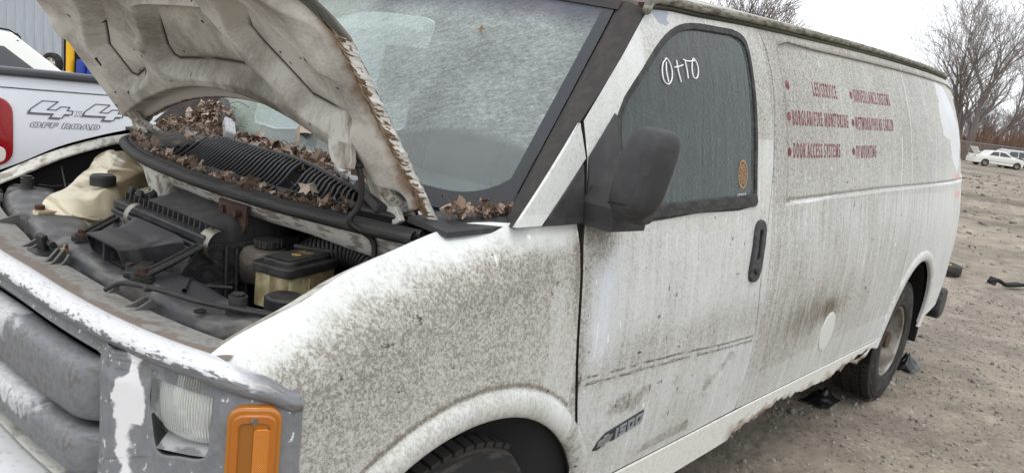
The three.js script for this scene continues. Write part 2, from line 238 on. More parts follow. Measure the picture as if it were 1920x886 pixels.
M.blackTrim = worn([48, 48, 50], [82, 80, 77], .22, { r: .62, rep: 2 });
M.plastic = worn([36, 37, 40], [92, 89, 85], .3, { r: .55, rep: 3 });
M.darkPlastic = worn([24, 25, 27], [72, 68, 63], .32, { r: .55, rep: 4 });
M.rubber = worn([30, 30, 31], [84, 80, 74], .3, { r: .7, rep: 4 });
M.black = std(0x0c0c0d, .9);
M.inside = std(0x2a2a2c, .85);
M.rust = worn([84, 54, 38], [38, 26, 20], .7, { r: .95, rep: 5 });
M.rustMetal = worn([86, 66, 56], [60, 42, 34], .5, { r: .85, rep: 4 });
M.brownTrim = worn([44, 41, 41], [66, 58, 54], .35, { r: .8, rep: 2 });
M.bayPaint = tex(512, 256, (u, v, c) => { const a = fbm(u * 34, v * 9, 4), b = fbm(u * 90, v * 60, 3), k = ss(.42, .7, a) * .75 + ss(.6, .75, b) * .3; c[0] = lerp(202, 124, k); c[1] = lerp(201, 115, k); c[2] = lerp(193, 102, k); });
M.bayPaint = new THREE.MeshStandardMaterial({ map: M.bayPaint, roughness: .7 });

// ------------------------------------------------------------------ the van
const van = thing('cargo_van', 'grimy white cargo van with its hood propped open and faded red lettering', 'van');
const arc = (cx, cy, rx, ry, a0, a1, n) => { const p = []; for (let i = 0; i <= n; i++) { const a = rad(lerp(a0, a1, i / n)); p.push([cx + rx * Math.cos(a), cy + ry * Math.sin(a)]); } return p; };
const FA = { x: .0, y: .362 }, RA = { x: 3.62, y: .39 };
const seamF = smoothLine([[.312, 1.232], [.312, 1.08], [.316, .94], [.352, .76], [.41, .55], [.425, .47]], 3);
const seamR = smoothLine([[1.41, .478], [1.425, .62], [1.418, .77], [1.395, .88], [1.378, .98], [1.382, 1.09], [1.40, 1.17], [1.425, 1.32], [1.45, 1.5], [1.468, 1.67], [1.455, 1.79], [1.405, 1.868]], 3);
const fenderEdge = smoothLine([[-.578, 1.008], [-.55, 1.022], [-.48, 1.057], [-.40, 1.09], [-.30, 1.14], [-.18, 1.18], [-.06, 1.212], [.06, 1.232], [.3, 1.234]], 4);
const seamBezel = smoothLine([[-.445, .45], [-.445, .6], [-.445, .8], [-.45, .92], [-.466, .955], [-.505, .985], [-.575, 1.006]], 3);
const rsh = (p, dx) => p.map((q) => [q[0] + dx, q[1]]);
const fenderOutline = [...fenderEdge.slice(0), ...rsh(seamF.slice(1), -.008), [.40, .44], ...arc(FA.x, FA.y, .432, .445, 8, 160, 26).map((q) => [q[0], q[1]]), [-.445, .45], ...seamBezel.slice(1, -1)];
const doorOutline = [...rsh([...seamF].reverse(), .005).map((q, i) => q), ...[]];
const winHole = smoothPoly([[.468, 1.25], [.468, 1.36], [.468, 1.50], [.60, 1.625], [.72, 1.715], [.82, 1.765], [.92, 1.79], [1.10, 1.804], [1.24, 1.808], [1.298, 1.785], [1.303, 1.66], [1.298, 1.49], [1.29, 1.36], [1.288, 1.27], [1.25, 1.248], [.9, 1.242]], 3);
const doorFull = [[.433, .478], [.9, .476], ...rsh(seamR, -.006), [1.33, 1.855], [1.1, 1.842], [.85, 1.823], [.74, 1.806], [.675, 1.79], [.56, 1.695], [.44, 1.59], [.320, 1.478], [.330, 1.39], [.323, 1.232], ...rsh(seamF.slice(1, -1), .007)];
const rearFull = [...rsh(seamR, .006), [1.8, 1.888], [2.46, 1.915], [3.34, 1.943], [4.39, 1.96], [4.9, 1.955], [4.9, .46], [4.2, .42], [4.085, .40], ...arc(RA.x, RA.y, .455, .47, 2, 175, 28), [3.15, .455], [1.5, .476]];
const recess = smoothPoly([[1.585, 1.815], [2.0, 1.842], [2.44, 1.860], [3.2, 1.885], [3.98, 1.902], [4.58, 1.90], [4.70, 1.84], [4.73, 1.7], [4.72, 1.5], [4.69, 1.36], [4.6, 1.312], [3.6, 1.296], [2.71, 1.282], [2.1, 1.266], [1.59, 1.252], [1.556, 1.29], [1.56, 1.5], [1.562, 1.76]], 3);
const mirrorF = (F) => (u, v) => { const p = F(u, v); return [p[0], p[1], -p[2]]; };
const off = (F, d) => (u, v) => { const p = F(u, v); return [p[0], p[1], p[2] + d]; };

const fender = mesh('front_fender', panel(fenderOutline, [], fenderF, { max: .04, edge: [.005, .01], uv: uv1, depth: .012, bev: .003 }), M.sideFront, van);
mesh('front_fender', panel(fenderOutline, [], mirrorF(fenderF), { max: .05, uv: uv1, flip: 1, depth: .03 }), M.paint, van);
const door = mesh('front_door', panel(doorFull, [winHole], sideF, { max: .05, edge: [.005, .01], uv: uv1, depth: .012, bev: .0025 }), M.sideFront, van);
const doorP = mesh('front_door', panel(doorFull, [winHole], mirrorF(sideF), { max: .06, uv: uv1, flip: 1 }), M.paint, van);
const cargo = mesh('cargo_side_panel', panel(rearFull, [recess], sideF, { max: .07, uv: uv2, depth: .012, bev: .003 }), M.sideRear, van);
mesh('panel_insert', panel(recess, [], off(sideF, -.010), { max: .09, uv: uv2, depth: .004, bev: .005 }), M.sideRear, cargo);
{ const lt = tex(512, 256, (u, v, c) => { const k = ss(.35, .7, fbm(u * 90, v * 40, 3)); c[0] = lerp(112, 148, k); c[1] = lerp(36, 90, k); c[2] = lerp(50, 96, k); });
  mesh('painted_lettering', panel([[1.56, 1.385], [2.99, 1.385], [2.99, 1.775], [1.56, 1.775]], [], off(sideF, -.0092), { max: .06, depth: .0004, bev: 0, uv: (x, y) => [(x - 1.55) / 1.45, (y - 1.38) / .4] }), new THREE.MeshStandardMaterial({ map: lt, alphaMap: new THREE.CanvasTexture(letters), transparent: true, roughness: .7 }), cargo); }
mesh('cargo_side_panel', panel(rearFull, [], mirrorF(sideF), { max: .09, uv: uv2, flip: 1 }), M.paint, van);
// dark structure behind the shut lines
for (const s of [1, -1]) {
  mesh('inner_structure', grid((u, v) => { const x = lerp(-.40, 1.7, u), y = lerp(.5, Math.min(1.18, topEdge(x) - .13), v); return [x, y, s * (S(x, y) - .020 - .075 * ss(.22, .05, x))]; }, 40, 8), M.black, van);
  mesh('pillar_structure', grid((u, v) => { const x = lerp(1.34, 1.55, u), y = lerp(.5, 1.86, v); return [x, y, s * (S(x, y) - .018)]; }, 4, 12), M.black, van);
}
// white pillar foot and black quarter trims
mesh('pillar_foot', panel([[.062, 1.236], [.30, 1.472], [.318, 1.39], [.152, 1.236]], [], off(sideF, .002), { max: .04, uv: uv1, depth: .008, bev: .001 }), M.sideFront, van);
mesh('quarter_trim', panel([[.158, 1.236], [.308, 1.374], [.308, 1.236]], [], off(sideF, .004), { max: .05, uv: (u, v) => [u * 2, v * 2] }), M.blackTrim, van);
mesh('sail_trim', panel([[.322, 1.236], [.332, 1.392], [.45, 1.502], [.462, 1.49], [.464, 1.25], [.46, 1.236]], [], off(sideF, .006), { max: .05, uv: (u, v) => [u * 2, v * 2] }), M.blackTrim, door);
{ // window seal: rubber frame round the opening, broad sill strip below
  const inner = winHole.map(([x, y]) => [lerp(.9, x, .968), lerp(1.5, y, .957)]);
  mesh('window_seal', panel(winHole.map(([x, y]) => [lerp(.9, x, 1.006), lerp(1.5, y, 1.008)]), [inner], off(sideF, .003), { max: .05, depth: .02, uv: (u, v) => [u * 2, v * 2] }), M.rubber, door);
  mesh('window_sill_strip', panel([[.45, 1.232], [.47, 1.262], [1.285, 1.285], [1.296, 1.262], [1.28, 1.248]], [], off(sideF, .008), { max: .06, depth: .015, uv: (u, v) => [u * 2, v * 2] }), M.rubber, door);
  M.sideGlass = new THREE.MeshPhysicalMaterial({ color: new THREE.Color(.55, .62, .62), roughness: .04, transmission: 1, thickness: 0, ior: 1.5 });
  const gl = panel(inner.map(([x, y]) => [lerp(.9, x, 1.01), lerp(1.5, y, 1.012)]), [], off(sideF, -.006), { max: .07, depth: .004 });
  mesh('window_glass', gl, M.sideGlass, door);
  mesh('window_glass', panel(inner, [], mirrorF(off(sideF, -.006)), { max: .09, depth: .004, flip: 1 }), M.sideGlass, doorP);
  const fa = tex(512, 512, (u, v, c) => { const a = fbm(u * 40, v * 22, 4), b = vn(u * 230, v * 200), st = fbm(u * 60, v * 3, 3); const k = .13 + .28 * (1 - v) + .25 * (a - .5) + .35 * (b - .5) * (.4 + u) + .3 * (st - .5) + .12 * u; c[0] = c[1] = c[2] = 255 * clamp(k, .05, .9); }, { data: true });
  M.sideFilm = new THREE.MeshStandardMaterial({ color: new THREE.Color(.165, .20, .195), roughness: .85, alphaMap: fa, transparent: true });
  mesh('grime_film', panel(inner, [], off(sideF, -.004), { max: .07, depth: .0005, bev: 0, uv: (u, v) => [(u - .4) / 1, (v - 1.2) / .7] }), M.sideFilm, door);
  // hand-written marker letters on the glass
  const P = (x, y) => { const q = sideF(x, y); return [x, y, q[2] - .0025]; };
  const white = std(0xf2f4f4, .8); const st = [];
  const line = (pts, r = .0022) => st.push(tube(pts.map((q) => P(...q)), r, pts.length * 5, 5));
  line([[.735, 1.668], [.716, 1.655], [.706, 1.628], [.712, 1.606], [.735, 1.600], [.757, 1.618], [.760, 1.648], [.742, 1.670], [.728, 1.668]]); line([[.734, 1.660], [.730, 1.635], [.736, 1.606]]);
  line([[.795, 1.672], [.798, 1.64], [.808, 1.612]]); line([[.776, 1.650], [.80, 1.654], [.83, 1.662]]);
  line([[.832, 1.678], [.86, 1.676], [.905, 1.682]]); line([[.846, 1.676], [.850, 1.65], [.852, 1.626]]);
  line([[.890, 1.68], [.882, 1.655], [.886, 1.633], [.905, 1.632], [.920, 1.652], [.918, 1.675], [.900, 1.688], [.888, 1.676]]);
  mesh('marker_writing', st, white, door);
  // round gold sticker and the small alarm lettering
  const sc = document.createElement('canvas'); sc.width = 128; sc.height = 128; const g = sc.getContext('2d'); g.fillStyle = '#000'; g.fillRect(0, 0, 128, 128); g.strokeStyle = '#bbb'; g.lineWidth = 9; g.beginPath(); g.arc(64, 64, 56, 0, 7); g.stroke(); g.lineWidth = 5; g.beginPath(); g.arc(64, 64, 36, 0, 7); g.stroke(); for (let i = 0; i < 7; i++) { g.fillStyle = '#aaa'; g.fillRect(30 + (i % 2) * 4, 36 + i * 8, 62, 4); } g.lineWidth = 6; for (let k = 0; k < 6; k++) { g.beginPath(); g.moveTo(64 + 36 * Math.cos(k), 64 + 36 * Math.sin(k)); g.lineTo(64 + 56 * Math.cos(k), 64 + 56 * Math.sin(k)); g.stroke(); }
  const sa = new THREE.CanvasTexture(sc);
  mesh('round_sticker', panel(arc(1.192, 1.352, .036, .05, 0, 350, 28), [], off(sideF, -.0022), { max: .05, depth: .0006, bev: 0, uv: (u, v) => [(u - 1.156) / .072, (v - 1.302) / .1] }), new THREE.MeshStandardMaterial({ color: 0xc08a4c, alphaMap: sa, transparent: true, roughness: .7 }), door);
  const vc = document.createElement('canvas'); vc.width = 256; vc.height = 64; const q = vc.getContext('2d'); q.fillStyle = '#000'; q.fillRect(0, 0, 256, 64); q.fillStyle = '#ddd'; q.font = 'bold 58px sans-serif'; q.fillText('VIPER', 14, 53);
  mesh('sticker_lettering', panel([[1.145, 1.272], [1.255, 1.276], [1.255, 1.296], [1.145, 1.292]], [], off(sideF, -.0022), { max: .05, depth: .0006, bev: 0, uv: (u, v) => [(u - 1.145) / .11, (v - 1.272 - (u - 1.145) * .036) / .02] }), new THREE.MeshStandardMaterial({ color: 0xcfd4d4, alphaMap: new THREE.CanvasTexture(vc), transparent: true, roughness: .7 }), door);
}
{ // door handle: black pocket with grip, lock below
  const h = mesh('door_handle', panel(smoothPoly([[1.302, 1.18], [1.335, 1.195], [1.366, 1.18], [1.36, 1.09], [1.335, 1.0], [1.30, .99], [1.27, 1.005], [1.282, 1.1]], 4), [smoothPoly([[1.318, 1.165], [1.345, 1.165], [1.342, 1.09], [1.332, 1.06], [1.302, 1.06], [1.308, 1.1]], 3)], off(sideF, .010), { max: .02, depth: .02, bev: .005, uv: (u, v) => [u * 3, v * 3] }), M.plastic, door);
  mesh('handle_pocket', panel([[1.29, 1.05], [1.35, 1.05], [1.36, 1.18], [1.3, 1.18]], [], off(sideF, .0012), { max: .05, depth: .001 }), M.black, door);
  mesh('door_lock', cyl(.011, .011, .012, [1.305, 1.025, S(1.3, 1.025) + .012], [Math.PI / 2, 0, 0], 18), M.rubber, door);
}
{ // mirror: rounded shell on a wedge arm
  const pr = (a, e) => Math.sign(a) * Math.abs(a) ** e;
  const shell = grid((u, v) => { const a = u * Math.PI * 2, b = (v - .5) * Math.PI; const cb = Math.cos(b) ** .5; const y = .106 * pr(Math.sin(b), .55), z = .060 * cb * pr(Math.sin(a), .55), x = .055 * cb * pr(Math.cos(a), .8); return [x + .02 * (y / .112), y, z]; }, 40, 24);
  mesh('door_mirror', [xf(shell, [.305, 1.386, 1.10], [.05, -.30, .0], [.96, .96, .96])], worn([44, 44, 46], [74, 72, 70], .18, { r: .62, rep: 2 }), door);
  mesh('mirror_seam', [xf(tube(Array.from({ length: 36 }, (_, i) => { const a = i / 36 * Math.PI * 2, b = -.62, cb = Math.cos(b) ** .5, y = .106 * pr(Math.sin(b), .55) + .012 * Math.sin(a); return [.055 * cb * pr(Math.cos(a), .8) + .02 * y / .112, y, .060 * cb * pr(Math.sin(a), .55)]; }), .0016, 90, 5, true), [.305, 1.386, 1.10], [.05, -.30, 0], [.96, .96, .96])], M.black, door);
  mesh('mirror_arm', [xf(extrude([[0, 0], [.10, .0], [.105, .025], [.07, .055], [.02, .07], [.0, .04]], .10, .012), [.325, 1.243, .935], [0, -.12, 0]), rbox(.05, .035, .09, [.315, 1.283, 1.08], [0, 0, .1], .012)], M.blackTrim, door);
}
{ // badge: emblem and model number on raised plates
  const s = .025; const y0 = (x) => .598 + .055 * (x - .46) / .25; const at = (x, y) => V3(...sideF(x, y));
  const plate = (pts, d, mat, nm) => mesh(nm, panel(pts, [], off(sideF, d), { max: .05, depth: d, bev: .001 }), mat, door);
  const sk = (p) => p.map(([x, y]) => [.47 + x * .93, .604 + x * .115 + y * .93]);
  plate(sk([[0, -.012], [.02, .010], [.05, .024], [.252, .025], [.252, -.010], [.10, -.018], [.07, -.008], [.02, -.018]]), .004, std(0x2e3033, .6), 'badge_plate');
  plate(sk([[.012, -.006], [.03, -.006], [.03, -.014], [.056, -.014], [.056, -.006], [.078, -.006], [.088, .010], [.066, .010], [.066, .018], [.044, .018], [.044, .010], [.022, .010]]), .0065, std(0x8d9094, .4, { metalness: .5 }), 'emblem');
  const dg = [[[0, -.014], [.01, -.014], [.01, .02], [0, .02]], [[0, -.014], [.032, -.014], [.032, .006], [.011, .006], [.011, .013], [.032, .013], [.032, .02], [0, .02], [0, 0], [.021, 0], [.021, -.007], [0, -.007]]];
  const num = (x, k) => { const zero = [[0, -.014], [.034, -.014], [.034, .02], [0, .02]], zi = [[.009, -.006], [.025, -.006], [.025, .012], [.009, .012]]; const q = (p) => p.map(([a, b]) => [a + x, b]); mesh('badge_numeral', panel(sk(q(k === 0 ? zero : dg[k === 1 ? 0 : 1])), k === 0 ? [sk(q(zi))] : [], off(sideF, .0065), { max: .05, depth: .003, bev: .0008 }), std(0x8c8f94, .5, { metalness: .2 }), door); };
  num(.105, 1); num(.125, 5); num(.168, 0); num(.211, 0);
}
// fuel filler door, clean white disc
mesh('fuel_door', panel(smoothPoly(arc(2.215, .655, .078, .088, 0, 345, 23), 1), [], off(sideF, .004), { max: .05, depth: .012, bev: .003 }), std(new THREE.Color(.64, .66, .62), .45), cargo);
{ // rockers: rusted-through lower edge with the brown sill behind
  const r = rng(5), bot = []; for (let x = 3.17; x > .42; x -= .012) { let y = interp(x, [.42, .97, 1.42, 1.44, 1.6, 1.72, 1.96, 2.38, 2.5, 2.56, 2.62, 2.8, 2.95, 3.05, 3.17], [.33, .335, .345, .37, .37, .40, .39, .37, .385, .40, .372, .385, .375, .41, .40]); if (x > 1.43) y += ((fbm(x * 14, 2, 3) - .4) * .07 + (r() - .5) * .012) * (1 - .7 * ss(1.95, 2.1, x) * ss(2.5, 2.4, x)) - (x > 2.85 ? .0 : 0); bot.push([x, y]); }
  const o = [[.43, .470], [1.5, .470], [3.14, .449], ...bot];
  const hole1 = smoothPoly([[2.50, .405], [2.545, .43], [2.57, .40], [2.55, .37], [2.51, .372]], 3), hole2 = [[2.78, .40], [2.83, .425], [2.90, .415], [2.97, .43], [3.03, .425], [3.0, .405], [2.92, .39], [2.83, .388]];
  M.rockerT = tex(1024, 128, (u, v, c) => { const x = .4 + u * 2.8, y = .3 + v * .2; const k = ss(.425, .36, y + (fbm(x * 20, y * 30, 3) - .5) * .1) * ss(1.35, 1.5, x) * (1 - .45 * ss(1.95, 2.1, x) * ss(2.55, 2.4, x)), d = ss(.4, .8, fbm(x * 160, y * 160, 3)) * .22; c[0] = lerp(lerp(222, 150, d), 100, k * .85); c[1] = lerp(lerp(223, 144, d), 78, k * .85); c[2] = lerp(lerp(216, 130, d), 62, k * .85); });
  mesh('rocker_panel', panel(o, [hole2], off(sideF, .006), { max: .05, depth: .006, bev: .001, uv: (x, y) => [(x - .4) / 2.8, (y - .3) / .2] }), new THREE.MeshStandardMaterial({ map: M.rockerT, roughness: .6 }), van);
  mesh('rusty_sill', [slab((u, v) => { const x = lerp(1.42, 3.16, u), y = lerp(.33, .46, v) + (1 - v) * (fbm(x * 11, 7, 3) - .5) * .07; return [x, y, S(x, y) - .03 - .03 * (1 - v) + (fbm(x * 30, y * 30, 2) - .5) * .012]; }, 70, 6, () => [0, 0, 1], .006)], M.rust, van);
  mesh('rocker_panel', panel([[.43, .47], [3.14, .449], [3.14, .36], [.43, .33]], [], mirrorF(off(sideF, 0)), { max: .2, flip: 1 }), M.paint, van);
}
{ // wheel-arch lips
  const lip = (cx, cy, rx, ry, a0, a1, w, h, F) => grid((u, v) => { const a = rad(lerp(a0, a1, u)), k = v * Math.PI * 1.15 - .35; const rr = 1 + (w * (1 - Math.cos(k)) / 2) / rx; const x = cx + rx * rr * Math.cos(a), y = cy + ry * rr * Math.sin(a); const q = F(x, y); return [x, y, q[2] + h * Math.sin(k) ]; }, 60, 10, (u, v) => { const a = rad(lerp(a0, a1, u)); return uv1(cx + rx * (1 + v * w / rx) * Math.cos(a), cy + ry * (1 + v * w / ry) * Math.sin(a)); });
  mesh('wheel_arch_lip', lip(FA.x, FA.y, .428, .441, 8, 170, .065, .020, fenderF), M.sideFront, van);
  const g2 = lip(RA.x, RA.y, .45, .465, -2, 178, .06, .016, sideF); const p = g2.attributes.position, uu = g2.attributes.uv; for (let i = 0; i < p.count; i++) uu.setXY(i, ...uv2(p.getX(i), p.getY(i)));
  mesh('wheel_arch_lip', g2, M.sideRear, van);
  for (const A of [FA, RA]) for (const s of [1, -1]) mesh('wheel_well', [grid((u, v) => { const a = rad(lerp(-12, 192, u)); return [A.x + .46 * Math.cos(a), A.y + .475 * Math.sin(a), s * lerp(.945, .55, v)]; }, 30, 2), cyl(.47, .47, .01, [A.x, A.y, s * .55], [Math.PI / 2, 0, 0], 40)], M.black, van);
}
// wheels
function tyreGeo() {
  const R = .362, W = .235, g = [lathe([[.205, -W / 2 + .02], [.23, -W / 2 + .004], [.29, -W / 2 - .004], [.335, -W / 2 + .008], [R - .012, -W / 2 + .026], [R - .008, -W / 4], [R - .008, W / 4], [R - .012, W / 2 - .026], [.335, W / 2 - .008], [.29, W / 2 + .004], [.23, W / 2 - .004], [.205, W / 2 - .02], [.205, -W / 2 + .02]].map((q) => q), 72)];
  for (let k = 0; k < 64; k++) { const a = k / 64 * Math.PI * 2; for (const [w, o, t] of [[-.082, 0, .12], [-.028, .5, -.1], [.028, 0, .1], [.082, .5, -.12]]) { const aa = a + o * Math.PI * 2 / 64; const b = new THREE.BoxGeometry(.026, .04, .014); b.rotateX(t); b.translate(0, w, 0); b.rotateY(Math.PI / 2); b.translate(R - .006, 0, 0); b.rotateY(aa); g.push(b); } }
  return g.map((q) => xf(q, [0, 0, 0], [Math.PI / 2, 0, 0]));
}
const rimGeo = lathe([[.0, .018], [.05, .018], [.075, .012], [.085, -.012], [.13, -.02], [.155, .01], [.17, .02], [.178, .0], [.182, -.04], [.192, -.02], [.196, .09], [.208, .102], [.214, .098], [.206, .08], [.2, -.1], [.21, -.11]], 48);
M.tyre = worn([27, 27, 28], [96, 88, 78], .3, { r: .9, rep: 5 });
M.steelRim = worn([172, 171, 166], [104, 95, 84], .5, { r: .55, m: .35, rep: 2 });
const tg = merge(tyreGeo());
for (const [x, z] of [[.0, .835], [3.56, .835], [.0, -.835], [3.56, -.835]]) {
  const w = new THREE.Group(); w.name = 'wheel'; w.position.set(x, .362, z); if (z < 0) w.rotation.y = Math.PI; van.add(w);
  mesh('tyre', tg, M.tyre, w); mesh('rim', xf(rimGeo.clone(), [0, 0, 0], [Math.PI / 2, 0, 0]), M.steelRim, w);
  const hub = [cyl(.048, .052, .07, [0, 0, .05], [Math.PI / 2, 0, 0], 20)]; mesh('hub', hub, M.rustMetal, w); for (let k = 0; k < 6; k++) mesh('lug_nut', cyl(.012, .012, .03, [.105 * Math.cos(k * 1.047), .105 * Math.sin(k * 1.047), .0], [Math.PI / 2, 0, 0], 6), M.rustMetal, w);
}
{ // roof, rain gutter, rear
  const F = (u, v) => { const zz = lerp(-1, 1, v), x = lerp(.5 + .15 * zz * zz, 4.75, u), w = S(x, gutterY(x)) - .012; return [x, gutterY(x) + .004 + (.11 - .05 * ss(.25, 0, u)) * (1 - zz * zz) ** .8 - .06 * ss(.94, 1, u), zz * w]; };
  const rt = tex(512, 128, (u, v, c) => { const k = ss(.14, .10, u + (fbm(u * 60, v * 14, 3) - .5) * .05), a = fbm(u * 80, v * 40, 4), w = ss(.68, .72, fbm(u * 50 + 9, v * 30, 3)) * k; c[0] = lerp(lerp(190, 140, a), 74 + 30 * a, k); c[1] = lerp(lerp(188, 138, a), 58 + 22 * a, k); c[2] = lerp(lerp(178, 126, a), 52 + 18 * a, k); for (let i = 0; i < 3; i++) c[i] = lerp(c[i], 205, w); });
  mesh('roof', slab(F, 60, 24, () => [0, 1, 0], .02, (u, v) => [u, v]), new THREE.MeshStandardMaterial({ map: rt, roughness: .7 }), van);
  const gm = tex(512, 64, (u, v, c) => { const a = fbm(u * 120, v * 6, 4), b = fbm(u * 300, v * 20, 2); const k = ss(.35, .7, a) * .8 + ss(.6, .8, b) * .3; c[0] = lerp(140, 74, k); c[1] = lerp(138, 70, k); c[2] = lerp(126, 58, k); });
  const gp = [[.648, 1.785], [.665, 1.802], [.70, 1.822], [.80, 1.832]]; for (let x = .96; x < 4.75; x += .35) gp.push([x, gutterY(x)]);
  for (const s of [1, -1]) {
    mesh('rain_gutter', [xf(tube(gp.map(([x, y]) => [x, y + .004, s * (S(x, y) + .014)]), .0135, 160, 8)), new THREE.SphereGeometry(.0135, 12, 8).translate(.648, 1.789, s * (S(.648, 1.785) + .014))], new THREE.MeshStandardMaterial({ map: gm, roughness: .7 }), van);
    mesh('gutter_channel', [tube(gp.slice(2).map(([x, y]) => [x, y - .016, s * (S(x, y - .016) + .002)]), .008, 120, 6)], worn([88, 86, 58], [40, 40, 30], .6, { r: .9 }), van);
  }
  const xr = X_C + R_C; for (const s of [1, -1]) { const o = [[0, .48]]; for (let y = .48; y < 1.93; y += .1) o.push([S(X_C, y) - R_C + .01, y]); o.push([.46, 1.94], [0, 2.0]); mesh('rear_door', panel(o, [], (u, v) => [xr - .005, v, s * u], { max: .2, depth: .03, flip: s > 0 ? 1 : 0 }), M.paint, van); }
  mesh('rear_bumper', [xf(extrude(smoothPoly([[-.0, 0], [.09, .0], [.12, .05], [.115, .15], [.06, .17], [.0, .16]], 3), 1.84, .02), [4.67, .36, -.92])], M.plastic, van);
  mesh('mud_guard', [rbox(.03, .3, .22, [4.10, .42, .84], [0, 0, -.1], .006)], M.black, van);
  mesh('floor_pan', [rbox(5.0, .06, 1.7, [2.2, .43, 0]), rbox(4.2, .16, .7, [2.4, .33, 0])], M.black, van);
}

// ------------------------------------------------------------------ windscreen and cabin
const wsF = (u, v) => [.04 + .46 * v + (.115 + .005 * v) * u * u, 1.22 + .62 * v - (.008 + .032 * v) * u * u, u * (.84 - .09 * v)];
{
  M.wsGlass = new THREE.MeshPhysicalMaterial({ color: new THREE.Color(.72, .84, .80), roughness: .03, transmission: 1, thickness: 0, ior: 1.52 });
  const P = (u, v) => wsF(lerp(-.985, .985, u), lerp(0, .99, v));
  mesh('windscreen', grid(P, 40, 30), M.wsGlass, van);
  const clearEdge = (u, v) => { const e = fbm(u * 7 + 3, v * 9, 4) - .5; return ss(.30, .22, v + e * .10 - .05 * Math.sin(u * 9)) * ss(.30, .44, u); };
  const cl = tex(1536, 1024, (u, v, c) => {
    const w = v * 1.6, x = u * 2.6, d1 = x * .83 + w * .56, d2 = -x * .56 + w * .83;
    const a = fbm(x * 4, w * 4, 4), str = fbm(d1 * 26, d2 * 100, 3), sp = .4 * vn(x * 150, w * 150) + .3 * vn(x * 70, w * 80) + .3 * vn(x * 260, w * 260);
    let k = (sp - .5) * 1.6 + (str - .5) * 1.3 + (a - .5) * .9 + .34 + .35 * ss(.35, .75, u) * (1 - ss(.75, .95, v)); k = .53 + (k - .5) * .45; k *= 1 - .75 * clearEdge(u, v); k = clamp(k);
    const top = ss(.80, .96, v + (a - .5) * .1);
    const left = ss(.42, .3, u);
    c[0] = lerp(lerp(188, 114, k), lerp(120, 90, k), top); c[1] = lerp(lerp(197, 120, k), lerp(122, 93, k), top); c[2] = lerp(lerp(194, 118, k), lerp(136, 100, k), top);
    if (left > 0) { c[0] = lerp(c[0], lerp(170, 128, k), left * .6); c[1] = lerp(c[1], lerp(186, 146, k), left * .6); c[2] = lerp(c[2], lerp(170, 128, k), left * .6); }
  });
  const al = tex(1024, 768, (u, v, c) => { const x = u * 2.6, w = v * 1.6, a = fbm(x * 5 + 20, w * 5, 4), sp = vn(x * 110, w * 110); let k = .68 + .3 * (a - .5) + .2 * (sp - .5); k = lerp(k, .20 + .1 * a, clearEdge(u, v)); k = lerp(k, .5, ss(.85, .97, v)); c[0] = c[1] = c[2] = 255 * clamp(k); }, { data: true });
  const n = (u, v) => [-.008, .006, 0];
  mesh('grime_film', grid((u, v) => { const q = P(u, v); return [q[0] - .0035, q[1] + .0025, q[2]]; }, 40, 30), new THREE.MeshStandardMaterial({ map: cl, alphaMap: al, transparent: true, roughness: .62 }), van);
  // black-brown surround between glass and pillar
  const pf = (t) => { const x = interp(t, [0, .42, 1], [.062, .30, .672]), y = interp(t, [0, .42, 1], [1.232, 1.472, 1.795]); const q = sideF(x, y); return [q[0] - .002, q[1], q[2] + .001]; };
  const strip = (s) => grid((u, v) => { const a = wsF(.985, u), b = pf(u); const k = v; return [lerp(a[0], b[0], k) - .010 * Math.sin(Math.PI * Math.min(1, v * 1.3)), lerp(a[1], b[1], k) + .008 * Math.sin(Math.PI * Math.min(1, v * 1.3)), s * lerp(a[2], b[2], k)]; }, 24, 6, (u, v) => [u * 2, v * .3]);
  mesh('windscreen_trim', [strip(1)], M.brownTrim, van); mesh('windscreen_trim', [strip(-1)], M.brownTrim, van);
  mesh('windscreen_trim', [grid((u, v) => { const q = wsF(lerp(-1, 1, u), .955 + v * .06); return [q[0] - .007 + v * .0, q[1] + .006, q[2]]; }, 30, 3, (u, v) => [u * 3, v * .2])], M.brownTrim, van);
  // tint frit band seen inside the glass edge
  mesh('glass_border', grid((u, v) => { const uu = lerp(-.985, .985, u), q = wsF(uu, lerp(0, .07 + .19 * (1 - Math.sqrt(1 - clamp((Math.abs(uu) - .76) / .215) ** 2)), v)); return [q[0] - .0052, q[1] + .004, q[2]]; }, 60, 6), std(0x202327, .5), van);
  for (const s of [1, -1]) mesh('glass_border', grid((u, v) => { const q = wsF(s * lerp(.945, .985, v), lerp(.02, .97, u)); return [q[0] - .005, q[1] + .0037, q[2]]; }, 20, 2), std(0x24282d, .5), van);
  // dashboard, seats, bulkhead, ceiling lining
  mesh('dashboard', slab((u, v) => { const uu = lerp(-.95, .95, u); const q = wsF(uu, .0); return [q[0] + .05 + v * .42 - .17 * uu * uu * v, 1.225 + .03 * Math.sin(v * 2.6) - .20 * ss(.7, 1, v), q[2] * .97]; }, 30, 12, () => [0, 1, 0], .03), std(0x5a5e60, .75), van);
  const sx = (z) => [rbox(.5, .16, .5, [.95, .88, z], [0, 0, .12], .05, 3), rbox(.14, .62, .48, [1.25, 1.2, z], [0, 0, -.2], .05, 3), rbox(.1, .17, .26, [1.35, 1.60, z], [0, 0, -.2], .04, 3)];
  for (const z of [.42, -.42]) mesh('seat', sx(z), std(0x4a4c50, .9), van);
  mesh('steering_wheel', xf(new THREE.TorusGeometry(.19, .015, 10, 36), [.74, 1.24, .42], [0, Math.PI / 2, .0]), M.black, van);
  mesh('bulkhead', rbox(.02, 1.45, 1.45, [1.62, 1.15, 0]), std(0x55585a, .9), van);
}

